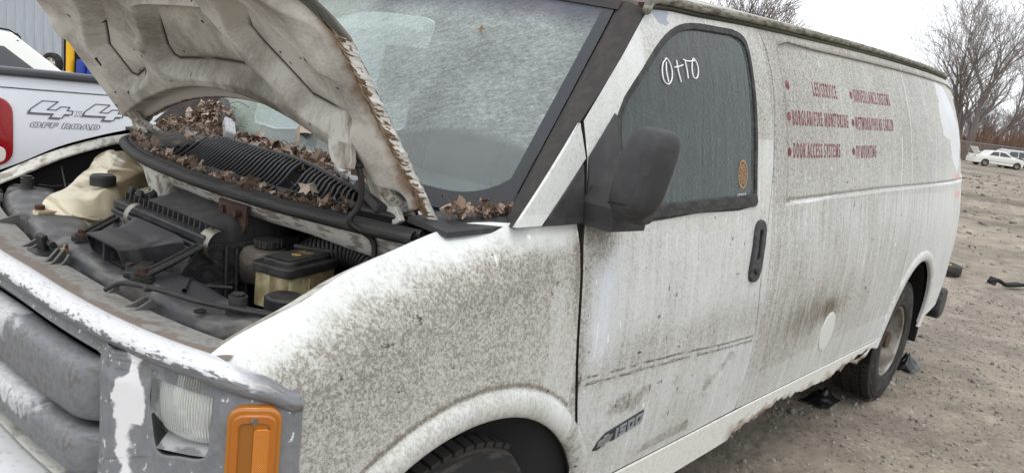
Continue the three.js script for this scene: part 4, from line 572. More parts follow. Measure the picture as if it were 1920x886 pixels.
  // corrugated hose: ridges along an arch
  { const c = new THREE.CatmullRomCurve3([V3(-.13, 1.0, .40), V3(-.125, 1.065, .46), V3(-.10, 1.10, .53), V3(-.075, 1.10, .60), V3(-.07, 1.07, .66), V3(-.08, 1.0, .72)]); const n = 34, gs = [new THREE.TubeGeometry(c, 60, .036, 16)]; const base = mesh('corrugated_hose', gs, M.darkPlastic, van); for (let k = 1; k < n; k++) { const p = c.getPointAt(k / n), t = c.getTangentAt(k / n); const r = xf(new THREE.TorusGeometry(.039, .0048, 6, 24), [0, 0, 0]); r.applyQuaternion(new THREE.Quaternion().setFromUnitVectors(V3(0, 0, 1), t)); r.translate(p.x, p.y, p.z); mesh('hose_ridge', r, M.darkPlastic, base); } }
  // hoses and wires
  mesh('coolant_hose', [tube([[-.50, .985, .40], [-.42, .99, .45], [-.36, .97, .55], [-.30, .95, .70]], .026, 40, 12)], M.darkPlastic, van);
  mesh('hose_sleeve', [tube([[-.485, .99, .40], [-.44, 1.0, .43]], .034, 10, 12)], M.rubber, van);
  mesh('vacuum_line', [tube([[-.19, 1.10, .48], [-.13, 1.10, .55], [-.085, 1.13, .64], [-.06, 1.14, .72], [-.06, 1.12, .78]], .006, 50, 8)], M.rubber, van);
  mesh('hood_release_cable', [tube([[-.592, 1.025, .43], [-.575, 1.045, .46], [-.546, 1.052, .527], [-.49, 1.045, .63], [-.44, 1.042, .70], [-.38, 1.04, .78]], .0055, 60, 8), rbox(.02, .014, .014, [-.546, 1.05, .527])], M.rubber, van);
  mesh('wire_loop', [xf(new THREE.TorusGeometry(.05, .012, 8, 24), [-.02, 1.10, -.76], [1.35, .2, 0]), tube([[-.10, 1.06, -.80], [-.22, 1.04, -.78], [-.34, 1.03, -.70], [-.42, 1.05, -.62]], .003, 30, 5), tube([[-.30, 1.08, -.80], [-.33, 1.03, -.66], [-.36, 1.06, -.60]], .003, 20, 5)], M.rubber, van);
  mesh('wiring_harness', [[[-.30, 1.0, .62], [-.22, 1.03, .66], [-.12, 1.02, .62], [-.06, 1.04, .50], [-.05, 1.06, .36]], [[-.27, 1.02, .36], [-.20, 1.05, .32], [-.10, 1.06, .30], [-.05, 1.09, .20]], [[-.40, 1.02, -.02], [-.33, 1.03, -.14], [-.22, 1.02, -.20], [-.10, 1.06, -.22]], [[-.47, 1.034, .52], [-.42, 1.03, .44], [-.37, 1.0, .40], [-.32, 1.0, .44]]].map((p, i) => tube(p, [.008, .006, .009, .005][i], 30, 7)), M.rubber, van);
  mesh('metal_pipe', tube([[-.16, 1.06, -.30], [-.13, 1.09, -.22], [-.12, 1.095, -.10], [-.10, 1.08, .0]], .009, 30, 8), std(0x8a8880, .4, { metalness: .7 }), van);
  for (const [p, r] of [[[-.452, .992, .42], 0], [[-.40, .985, .485], 0]]) mesh('hose_clamp', xf(new THREE.TorusGeometry(.030, .004, 6, 22), p, [0, -.7, 0]), std(0x77756e, .4, { metalness: .7 }), van);
  mesh('wire_connector', rbox(.03, .022, .022, [-.06, 1.11, -.70], [0, .3, 0], .004), std(0x2f7fb0, .5), van);
}

// ------------------------------------------------------------------ front end: header, grille bars, lamps, bumper
{
  const half = [[-.715, 0], [-.700, .2], [-.686, .4], [-.660, .6], [-.617, .78], [-.578, .875], [-.520, .932], [-.43, .956], [-.30, .972]];
  const full = [...half.slice(1).reverse().map(([x, z]) => V3(x, 0, -z)), ...half.map(([x, z]) => V3(x, 0, z))];
  const curve = new THREE.CatmullRomCurve3(full, false, 'centripetal'); curve.arcLengthDivisions = 800; const Ltot = curve.getLength();
  const at = (u) => { const t = clamp(.5 + u / Ltot, .0005, .9995); const p = curve.getPointAt(t), g = curve.getTangentAt(t); return { p, o: V3(-g.z, 0, g.x).normalize() }; };
  const FR = (d) => (u, v) => { const { p, o } = at(u); const dd = typeof d === 'function' ? d(u, v) : d; return [p.x + o.x * dd, v, p.z + o.z * dd]; };
  // grey fascia plastic with patches where the paint still clings
  const flake = (nm, fn) => tex(1024, 256, (u, v, c) => { let w = fn(u, v), a = fbm(u * 70, v * 24, 4), b = fbm(u * 200, v * 60, 2); const g = 116 + 34 * (a - .5) + 16 * (b - .5); w *= .92; c[0] = lerp(g, 218, w); c[1] = lerp(g + 2, 219, w); c[2] = lerp(g + 5, 221, w); const st = ss(.62, .74, a) * .45 * (1 - w); c[0] = lerp(c[0], 84, st); c[1] = lerp(c[1], 78, st); c[2] = lerp(c[2], 70, st); const ch = ss(.70, .78, b) * w * .55; for (let i = 0; i < 3; i++) c[i] = lerp(c[i], 150, ch); });
  const mF = (t, r = .58) => new THREE.MeshStandardMaterial({ map: t, roughness: r });
  const U0 = -1.11, U1 = 1.11;
  const fasciaT = tex(2048, 512, (u, v, c) => {
    if (u < .012 && v < .03) { c[0] = c[1] = c[2] = 34; return; }
    const x = lerp(U0, U1, u), y = lerp(.58, 1.0, v), a = fbm(x * 26, y * 26, 4), b = fbm(x * 120, y * 90, 3), n = (a - .5) * .16;
    const g = 122 + 30 * (a - .5) + 20 * (b - .5); let w = 0;
    w = Math.max(w, ss(.690, .698, x + n * .5) * ss(.738, .728, x + n * .35 + (y < .86 ? .016 : 0)) * ss(.70, .72, y + n)); // peeled stripe beside the lamp
    w = Math.max(w, ss(.70, .76, fbm(x * 16 + 8, y * 40, 3)) * ss(.95, 1.02, x)); w = Math.max(w, b > .80 ? .9 : 0);
    c[0] = lerp(g, 225, w); c[1] = lerp(g + 2, 225, w); c[2] = lerp(g + 6, 227, w); const d = ss(.58, .78, a) * .35 * (1 - w) + .3 * ss(.66, .58, x) * ss(.5, .62, x) ; c[0] = lerp(c[0], 84, d); c[1] = lerp(c[1], 78, d); c[2] = lerp(c[2], 70, d);
  });
  const uvFa = (u, v) => [(u - U0) / (U1 - U0), (v - .58) / .42];
  const bulge = (u, v) => .026 * Math.exp(-(((Math.abs(u) - .665) / .045) ** 2)) + .012 * ss(.80, .60, v) - .012 * ss(.93, .99, v);
  const lampHole = (s) => smoothPoly([[s * .755, .974], [s * .888, .974], [s * .892, .90], [s * .886, .842], [s * .83, .826], [s * .775, .818], [s * .757, .86]], 4);
  const fascia = mesh('front_fascia', panel([[-1.045, .60], [1.045, .60], [1.045, .93], [1.03, .955], [.98, .982], [-.98, .982], [-1.03, .955], [-1.045, .93]], [[[-.635, .705], [.635, .705], [.628, .90], [.60, .968], [-.60, .968], [-.628, .90]], lampHole(1), lampHole(-1), smoothPoly([[.78, .775], [.895, .775], [.895, .66], [.78, .66]], 3)], FR(bulge), { max: .035, uv: uvFa, edge: [.005, .01], depth: .045, bev: .006 }), mF(fasciaT), van);
  // rolled top edge: paint flaking off grey plastic
  const rollT = flake('r', (u, v) => { const a = fbm(u * 60, v * 9, 4) - .5, b = fbm(u * 260, v * 40, 2) - .5; const k = v + a * .22 + b * .12; return ss(.02, .05, k) * ss(.46, .41, k) * (u > .92 ? ss(.985, .94, u + a * .04) : 1); });
  const el = []; for (let i = 0; i < 20; i++) { const a = i / 20 * Math.PI * 2; el.push([-.022 + .030 * Math.cos(a), .999 + .022 * Math.sin(a)]); }
  mesh('header_roll', sweep((t) => { const u = lerp(-1.045, 1.045, t), q = at(u); q.p = q.p.clone(); q.p.y = -.034 * ss(.84, 1.04, Math.abs(u)) - .02 * ss(.98, 1.04, Math.abs(u)); return q; }, el, 130), mF(rollT), fascia);
  // header panel behind the roll: grey plastic, rust-brown deposit along the roll
  const hdT = tex(1024, 128, (u, v, c) => { const a = fbm(u * 40, v * 5, 4), b = fbm(u * 160, v * 18, 3); const k = ss(.34, .2, v + (a - .5) * .6) * .75, d = ss(.5, .75, b) * .35; c[0] = lerp(lerp(138, 112, k), 92, d); c[1] = lerp(lerp(137, 98, k), 86, d); c[2] = lerp(lerp(133, 88, k), 80, d); });
  const open = (pr) => (nm, mat, par, u0 = -.98, u1 = .98) => mesh(nm, sweep((t) => at(lerp(u0, u1, t)), pr, 110, false), mat, par);
  open([[-.03, 1.014], [-.05, 1.017], [-.085, 1.012], [-.128, 1.003], [-.133, .985], [-.133, .96]])('header_panel', mF(hdT, .8), fascia, -.90, .90);
  // radiator support: black moulded shroud
  const supT = worn([52, 53, 57], [112, 108, 102], .42, { r: .5, rep: 3 });
  const sup = mesh('radiator_support', new THREE.BufferGeometry(), supT, van);
  { const prof = [[-.134, .95], [-.138, .975], [-.143, 1.0], [-.150, 1.018], [-.165, 1.026], [-.20, 1.027], [-.255, 1.026], [-.275, 1.02], [-.285, 1.0], [-.285, .88]];
    const g = grid((u, v) => { const uu = lerp(-.90, .90, u); const { p, o } = at(uu); const k = v * (prof.length - 1), i = Math.min(prof.length - 2, Math.floor(k)), f = k - i; let d = lerp(prof[i][0], prof[i + 1][0], f), y = lerp(prof[i][1], prof[i + 1][1], f); const n = Math.abs(((uu * 2.6 + 10.35) % 1) - .5); d += -.02 * ss(.16, .10, n) * ss(-.2, -.15, d); y += .006 * Math.sin(uu * 17) * ss(-.13, -.17, d) - .018 * ss(.12, .08, Math.abs(uu - .02)) * ss(-.2, -.15, d); return [p.x + o.x * d, y, p.z + o.z * d]; }, 150, 27, (u, v) => [u * 1.4, v * .3]);
    sup.geometry = g; }
  for (const s of [1, -1]) { const q = at(s * .735), x = q.p.x - q.o.x * .205, z = q.p.z - q.o.z * .205; mesh('bump_stop', [cyl(.019, .017, .022, [x, 1.052, z], [0, 0, 0], 20), cyl(.016, .016, .02, [x, 1.034, z], [0, 0, 0], 20), cyl(.023, .023, .005, [x, 1.029, z], [0, 0, 0], 20), cyl(.014, .012, .006, [x, 1.066, z], [0, 0, 0], 6)], M.rubber, sup); }
  mesh('support_hole', cyl(.012, .012, .003, [-.492, 1.0285, .64], [0, 0, 0], 18), M.black, sup);
  // moulded clip fins between header and support
  const fin = (u, len, h, tw) => { const q = at(u), d = -.138; const g = extrude([[0, 0], [len, 0], [len * .5, h * .3], [len * .1, h * .75], [0, h * .75]], .004, .001); return xf(g, [q.p.x + q.o.x * d, 1.006, q.p.z + q.o.z * d], [0, Math.atan2(-q.o.z, q.o.x) + tw, 0]); };
  for (const [u, l, h, t] of [[-.05, .075, .024, .5], [-.02, .05, .018, .4], [.10, .095, .030, .75], [.13, .085, .034, .7], [.155, .03, .026, .5], [.40, .03, .02, .3], [.52, .075, .022, .1], [.545, .06, .022, .1], [.90, .035, .035, .2], [.925, .035, .034, .1], [-.30, .1, .03, .1], [-.62, .05, .03, 0]]) mesh('clip_fin', fin(u, l, h, t), worn([84, 85, 86], [112, 108, 102], .3, { r: .6, rep: 4 }), fascia);
  // latch in its pocket
  { const q = at(.045), x = q.p.x - q.o.x * .135, z = q.p.z - q.o.z * .135; const l = mesh('hood_latch', [rbox(.016, .05, .03, [x - .01, 1.025, z - .018], [.1, .3, .2], .005), rbox(.014, .03, .04, [x + .012, 1.012, z + .015], [0, .3, -.1], .004), rbox(.075, .003, .075, [x - .005, 1.0085, z], [0, -.1, 0], .001), cyl(.008, .008, .05, [x, 1.03, z], [Math.PI / 2, 0, 0])], M.darkPlastic, sup); mesh('latch_spring', [xf(new THREE.TorusGeometry(.014, .003, 6, 18), [x + .02, 1.02, z + .045], [0, 1, 0]), cyl(.007, .007, .02, [x + .015, 1.018, z + .05], [0, 0, .5])], std(0x8a7a50, .5, { metalness: .5 }), l); }
  // grille bars
  const ribbon = (d0, y0, rd, ry, n = 20, a0 = 0) => { const p = []; for (let i = 0; i < n; i++) { const a = a0 + i / n * Math.PI * 2; p.push([d0 + rd * Math.sign(Math.cos(a)) * Math.abs(Math.cos(a)) ** .62, y0 + ry * Math.sign(Math.sin(a)) * Math.abs(Math.sin(a)) ** .62]); } return p; };
  const whiteTop = (lim) => (u, v) => { const a = fbm(u * 30, v * 7, 4) - .5, b = fbm(u * 160, v * 30, 2) - .5; return ss(-.03, .05, v + a * .2 + b * .14) * ss(.42, .32, v + a * .2 + b * .14) * ss(lim + .03, lim - .03, u + a * .14 + b * .06) * (.75 + .5 * b); };
  const inner = (nm, pr, mat) => mesh(nm, sweep((t) => { const u = lerp(-.645, .645, t), q = at(u); q.p = q.p.clone().addScaledVector(q.o, -.05 * ss(.54, .645, Math.abs(u)) ** 1.5); return q; }, pr, 90), mat, fascia);
  inner('grille_bar', ribbon(-.004, .876, .034, .062), mF(flake('b', whiteTop(.70))));
  inner('grille_slat', ribbon(-.035, .957, .022, .006, 12), M.blackTrim); inner('grille_slat', ribbon(-.04, .945, .02, .004, 12), M.blackTrim);
  inner('grille_bar', ribbon(.0, .752, .040, .046), mF(flake('c', whiteTop(.80))));
  mesh('grille_backing', [sweep((t) => at(lerp(-.68, .68, t)), [[-.075, .66], [-.075, .985], [-.08, .985], [-.08, .66]], 40), sweep((t) => at(lerp(-.95, .95, t)), [[-.12, .5], [-.12, .98], [-.125, .98], [-.125, .5]], 40)], M.black, fascia);
  // bumper: lower lump, pushed forward
  mesh('front_bumper', sweep((t) => at(lerp(-1.04, 1.04, t)), [...ribbon(.05, .575, .075, .09, 24)], 100), mF(flake('d', (u, v) => { const a = fbm(u * 40, v * 9, 4) - .5; return ss(.0, .06, v + a * .25) * ss(.45, .36, v + a * .25) * .9; })), van);
  mesh('bumper_filler', sweep((t) => at(lerp(-1.0, 1.0, t)), [[-.06, .66], [.02, .672], [.03, .68], [-.06, .69]], 90), M.bayPaint, fascia);
  // headlamps: glass lens with vertical flutes over a bright bowl, set in a recess
  const fl = tex(256, 64, (u, v, c) => { const a = .5 + .5 * Math.sin(u * Math.PI * 2 * 26), b = (Math.floor(v * 4) % 2) * .3; c[0] = c[1] = c[2] = 255 * clamp(a * .8 + b * .2); }, { data: true });
  M.lampGlass = new THREE.MeshPhysicalMaterial({ color: new THREE.Color(.92, .94, .92), roughness: .08, transmission: 1, thickness: 0, bumpMap: fl, bumpScale: .004 });
  M.lampBowl = new THREE.MeshStandardMaterial({ color: new THREE.Color(.96, .97, .97), metalness: 0, roughness: .3, bumpMap: fl, bumpScale: .004 });
  for (const s of [1, -1]) {
    const u0 = s * .822, tray = mesh('lamp_recess', [panel([[s * .75, .80], [s * .90, .80], [s * .90, .985], [s * .75, .985]], [], FR(-.085), { max: .05, flip: s < 0 ? 1 : 0 }), ], M.black, fascia);
    mesh('recess_shelf', [grid((u, v) => { const q = FR(lerp(.0, -.075, v))(lerp(s * .757, s * .887, u), lerp(.846 - .02 * (1 - u), .875, v)); return q; }, 8, 4), grid((u, v) => { const q = FR(lerp(.0, -.07, v))(lerp(s * .755, s * .775, v), lerp(.83, .972, u)); return q; }, 8, 4)], mF(flake('s', (u, v) => .55 * ss(.42, .6, fbm(u * 3, v * 3, 3)))), fascia);
    const lens = roundRect(.134, .124, .02, 4).map(([a, b]) => [u0 + s * .001 + a, .922 + b]);
    const lm = mesh('headlamp', panel(lens, [], FR((u, v) => -.024 + .010 * (1 - ((u - u0) / .067) ** 2) + .008 * (1 - ((v - .922) / .062) ** 2)), { max: .02, depth: .05, bev: .004, uv: (a, b) => [(a - u0 + .07) / .14, (b - .87) / .12] }), M.lampBowl, fascia);
    mesh('lamp_lens', panel(lens, [], FR((u, v) => -.017 + .010 * (1 - ((u - u0) / .067) ** 2) + .008 * (1 - ((v - .922) / .062) ** 2)), { max: .02, depth: .006, bev: .003, uv: (a, b) => [(a - u0 + .07) / .14, (b - .87) / .12] }), M.lampGlass, lm);
    // lower lamp, yellowed
    mesh('lower_lamp', panel(roundRect(.11, .10, .02, 4).map(([a, b]) => [s * .838 + a, .715 + b]), [], FR(-.004), { max: .03, depth: .03, bev: .006 }), new THREE.MeshPhysicalMaterial({ color: 0xb8ab86, roughness: .4, clearcoat: .4, bumpMap: fl, bumpScale: .003 }), fascia);
    // amber side marker with reflector strip, bulb and screw
    const mk = (w0, w1, h0, h1, r) => { const cx = (w0 + w1) / 2, cy = (h0 + h1) / 2; return roundRect(w1 - w0, h1 - h0, r, 4).map(([a, b]) => [s * (cx + a) , cy + b]); };
    const amber = new THREE.MeshPhysicalMaterial({ color: new THREE.Color(.42, .145, .006), roughness: .22, clearcoat: .8, clearcoatRoughness: .12 });
    const mker = mesh('side_marker_lamp', panel(mk(.928, 1.004, .765, .946, .022), [], FR(.012), { max: .02, depth: .03, bev: .006, flip: 0 }), amber, fascia);
    mesh('marker_rim', panel(mk(.935, .997, .772, .938, .018), [mk(.941, .991, .78, .929, .014)], FR(.018), { max: .02, depth: .008, bev: .003 }), new THREE.MeshPhysicalMaterial({ color: new THREE.Color(.42, .125, .005), roughness: .2, clearcoat: 1 }), mker);
    const honey = tex(128, 256, (u, v, c) => { const x = u * 14, y = v * 34, q = Math.sin(x * 6.283) * Math.sin(y * 6.283 + (Math.floor(x) % 2) * 3.1); c[0] = c[1] = c[2] = 128 + 120 * q; }, { data: true });
    mesh('reflector_strip', panel(mk(.967, .989, .782, .913, .004), [], FR(.0165), { max: .02, depth: .004, bev: .001, uv: (a, b) => [(Math.abs(a) - .967) / .022, (b - .782) / .133] }), new THREE.MeshPhysicalMaterial({ color: new THREE.Color(.74, .24, .01), roughness: .3, clearcoat: .6, bumpMap: honey, bumpScale: .002 }), mker);
    mesh('inner_lens', panel(mk(.944, .965, .785, .922, .006), [], FR(.0135), { max: .02, depth: .001, bev: .0005 }), new THREE.MeshPhysicalMaterial({ color: new THREE.Color(.30, .105, .005), roughness: .18, clearcoat: 1, clearcoatRoughness: .08 }), mker);
    { const q = FR(.0135)(s * .968, .80); mesh('bulb_shade', panel(arc(s * .953, .802, .012, .014, 0, 345, 20), [], FR(.0146), { max: .05, depth: .0008, bev: 0 }), new THREE.MeshPhysicalMaterial({ color: new THREE.Color(.25, .06, .006), roughness: .25, clearcoat: .8 }), mker); const w = FR(.020)(s * .966, .932); const o = at(s * .966).o; mesh('screw', xf(cyl(.006, .006, .004, [0, 0, 0], [0, 0, 0], 14), w, [Math.PI / 2, Math.atan2(o.x, o.z), 0]), std(0x8d8478, .4, { metalness: .7 }), mker); }
  }
}

// ------------------------------------------------------------------ wipers
{
  const wb = (u, l) => { const q = wsF(u, .0); return V3(q[0] - .05 + l[0], q[1] + .03 + l[1], q[2] + l[2]); };
  // silver wiper arm with worn paint, black pivot cover
  const A = V3(.045, 1.262, .27), B = V3(-.045, 1.258, .52), C = V3(-.09, 1.225, .68);
  const arm = (p, q, w, h) => { const d = q.clone().sub(p), L = d.length(); const g = new RoundedBoxGeometry(L, h, w, 2, .006); g.applyQuaternion(new THREE.Quaternion().setFromUnitVectors(V3(1, 0, 0), d.normalize())); const m = p.clone().add(q).multiplyScalar(.5); return g.translate(m.x, m.y, m.z); };
  const ag = worn([186, 188, 192], [96, 94, 92], .35, { r: .5, rep: 3 });
  const wa = mesh('wiper_arm', [arm(A, B, .030, .018), arm(V3(.09, 1.275, .19), A, .016, .012)], ag, van); mesh('arm_cover', [arm(B.clone().lerp(C, .08), C, .045, .024)], M.blackTrim, wa);
  const wa2 = mesh('wiper_arm', [arm(V3(.06, 1.305, -.36), V3(-.015, 1.275, -.20), .034, .03)], ag, van); mesh('arm_cover', [arm(V3(.10, 1.33, -.46), V3(.06, 1.305, -.36), .04, .035), arm(V3(.14, 1.355, -.56), V3(.10, 1.33, -.46), .03, .03)], M.blackTrim, wa2);
  mesh('wiper_blade', [arm(V3(.115, 1.315, .02), V3(.12, 1.29, .26), .014, .024), arm(V3(.115, 1.318, -.02), V3(.125, 1.30, .12), .024, .014)], M.rubber, van);
}

// ------------------------------------------------------------------ dry leaves heaped along the windscreen foot
{
  const r = rng(77); const gs = (a) => (r() + r() + r() - 1.5) * a;
  const leaf = (k) => { const P0 = [[0, -.5], [.16, -.28], [.36, -.30], [.33, -.10], [.46, .08], [.32, .18], [.28, .34], [.14, .34], [0, .5], [-.16, .32], [-.32, .32], [-.30, .16], [-.45, .06], [-.33, -.08], [-.36, -.30], [-.14, -.28]]; const oval = k > 3; const P = oval ? P0.map((_, i) => { const a = i / 16 * 6.283; return [.27 * Math.sin(a) * (1 + .12 * Math.sin(i * 2.7 + k)), -.5 * Math.cos(a)]; }) : P0.map(([x, y], i) => [x * (1 + .35 * (h2(i, k * 7) - .5)), y * (1 + .3 * (h2(i + 40, k * 5) - .5))]); const cz = (x, y) => .30 * Math.sin(x * (4 + k) + k * 2) + .75 * (y * y) * (k % 2 ? 1 : -1) + 1.25 * x * x * (k % 3 ? 1 : -1) + .25 * Math.sin(y * 7 + k); const pos = []; const nP = P.length; for (let i = 0; i < nP; i++) { const a = P[i], b = P[(i + 1) % nP]; for (const q of [[0, 0], a, b]) pos.push(q[0], cz(q[0], q[1]), q[1]); } const st = [[0, 0, -.5], [.02, .0, -.5], [.05, .06, -.85]]; for (const q of st) pos.push(...q); const g = new THREE.BufferGeometry(); g.setAttribute('position', new THREE.Float32BufferAttribute(pos, 3)); g.computeVertexNormals(); return g; };
  const leaves = [0, 1, 2, 3, 4, 5].map(leaf);
  const cols = [[.27, .195, .145], [.16, .11, .078], [.35, .27, .21], [.09, .06, .043], [.43, .355, .285]];
  const mats = cols.map((c) => new THREE.MeshStandardMaterial({ color: new THREE.Color(...c), roughness: .85 }));
  // where leaves lie: along the foot of the glass, thick at the passenger corner, thin in front of the vent
  const sealX = (z) => -.265 + .135 * (z / .72) ** 2;
  const spot = () => { for (;;) { const k = r(); if (k < .34) { const z = lerp(-.80, -.22, r()); const q = wsF(z / .84, .02); const t = r(); const hgt = .115 * ss(-.22, -.42, z) * (1 - .5 * ss(-.6, -.8, z)); return V3(q[0] - .005 - .14 * t * t + .0, 1.232 + hgt * (1 - t) * (1 - .4 * r()) + .01 * r(), z + gs(.02)); }
      if (k < .86) { const z = lerp(-.25, .52, r()); const q = wsF(z / .84, .01); const t = r(); const wid = lerp(.10, .20, ss(.3, .7, z)); return V3(q[0] - .01 - wid * t, 1.236 + (.05 - .02 * ss(.2, .6, z)) * (1 - t) * r() - .012 * t, z); }
      if (k < .98) { const z = lerp(-.7, .6, r()); return V3(sealX(z) + .028 + .022 * r(), 1.206, z); }
      { const t = r(), x = lerp(-.02, .17, t); return V3(x, 1.247 + .006 * r(), lerp(.80, .84, t) + .02 * r()); } } };
  const gl = []; const tmp = (p, s, flat) => { const g = leaves[Math.floor(r() * 6)].clone(); g.applyMatrix4(new THREE.Matrix4().compose(p, new THREE.Quaternion().setFromEuler(new THREE.Euler(gs(flat), r() * 6.28, gs(flat))), V3(s * (.7 + .5 * r()), s, s))); return g; };
  const byMat = mats.map(() => []);
  for (let i = 0; i < 3000; i++) { const p = spot(); byMat[Math.floor(r() * 4) % 5].push(tmp(p, .012 + .022 * r(), 1.5)); }
  const lit = new THREE.Group(); lit.name = 'leaf_litter'; lit.userData = { label: 'brown leaf litter packed between the black vent and the windscreen', category: 'leaf litter', kind: 'stuff' }; scene.add(lit);
  for (let i = 0; i < 130; i++) { const p = spot(), a = r() * 6.28, L = .03 + .07 * r(); byMat[3].push(tube([[p.x, p.y + .012, p.z], [p.x + Math.cos(a) * L * .5, p.y + .02 + .01 * r(), p.z + Math.sin(a) * L * .5], [p.x + Math.cos(a + .3) * L, p.y + .012, p.z + Math.sin(a + .3) * L]], .0011, 4, 4)); }
  byMat.forEach((g, i) => { if (g.length) mesh('leaf_pieces', g, mats[i], lit); });
  // the larger leaves on top, one by one
  const big = [];
  for (let i = 0; i < 170; i++) { const p = spot(); p.y += .014; const m = new THREE.Mesh(leaves[i % 6], mats[[0, 2, 4, 0, 1, 2, 3, 4][Math.floor(r() * 8)]]); m.position.copy(p); m.rotation.set(gs(1.6), r() * 6.28, gs(1.6)); const s = .022 + .028 * r(); m.scale.set(s * (.75 + .4 * r()), s, s); m.name = numbered('dry_leaf'); m.castShadow = m.receiveShadow = true; tag(m, 'curled dry brown leaf lying on the cowl under the open hood', 'leaf', 'dry leaves heaped on the cowl of the van'); scene.add(m); big.push(m); }
  const one = (p, s, e, lab) => { const m = new THREE.Mesh(leaves[1], mats[4]); m.position.set(...p); m.rotation.set(...e); m.scale.setScalar(s); m.name = numbered('dry_leaf'); m.castShadow = true; tag(m, lab, 'leaf'); scene.add(m); };
  { const q = wsF(.55, .74); one([q[0] - .012, q[1] + .012, q[2]], .028, [0, 1.2, -.9], 'single small tan leaf stuck high on the dirty windscreen'); }
  { const a = [-.16, 1.232, .47]; one(a, .055, [.5, .8, .4], 'curled tan leaf lying across the slats of the black vent grille'); }
  one([.105, 1.318, .03], .075, [.5, 2.4, -.7], 'large five-lobed tan leaf hung over the wiper blade');
  one([-.035, 1.25, .60], .06, [.3, .4, .2], 'pale tan leaf beside the black pivot cover of the wiper arm');
}

// ------------------------------------------------------------------ white pickup parked beyond the van
const whiteCar = new THREE.MeshPhysicalMaterial({ color: new THREE.Color(.74, .77, .82), roughness: .28, clearcoat: .7, clearcoatRoughness: .08 });
const darkGlass = new THREE.MeshPhysicalMaterial({ color: 0x14181a, roughness: .08, clearcoat: 1, clearcoatRoughness: .03 });
function wheelAt(parent, x, y, z, R, s, flat) {
  const w = new THREE.Group(); w.name = 'wheel'; w.position.set(x, y, z); w.scale.set(R / .362, R / .362, .9); if (s < 0) w.rotation.y = Math.PI; parent.add(w); mesh('tyre', tyreLow, M.tyre, w); mesh('rim', rimLow, M.steelRim, w); return w;
}
const tyreLow = lathe([[.2, -.09], [.25, -.115], [.32, -.115], [.355, -.09], [.362, 0], [.355, .09], [.32, .115], [.25, .115], [.2, .09]], 40).rotateX(Math.PI / 2), rimLow = rimGeo.clone().rotateX(Math.PI / 2);
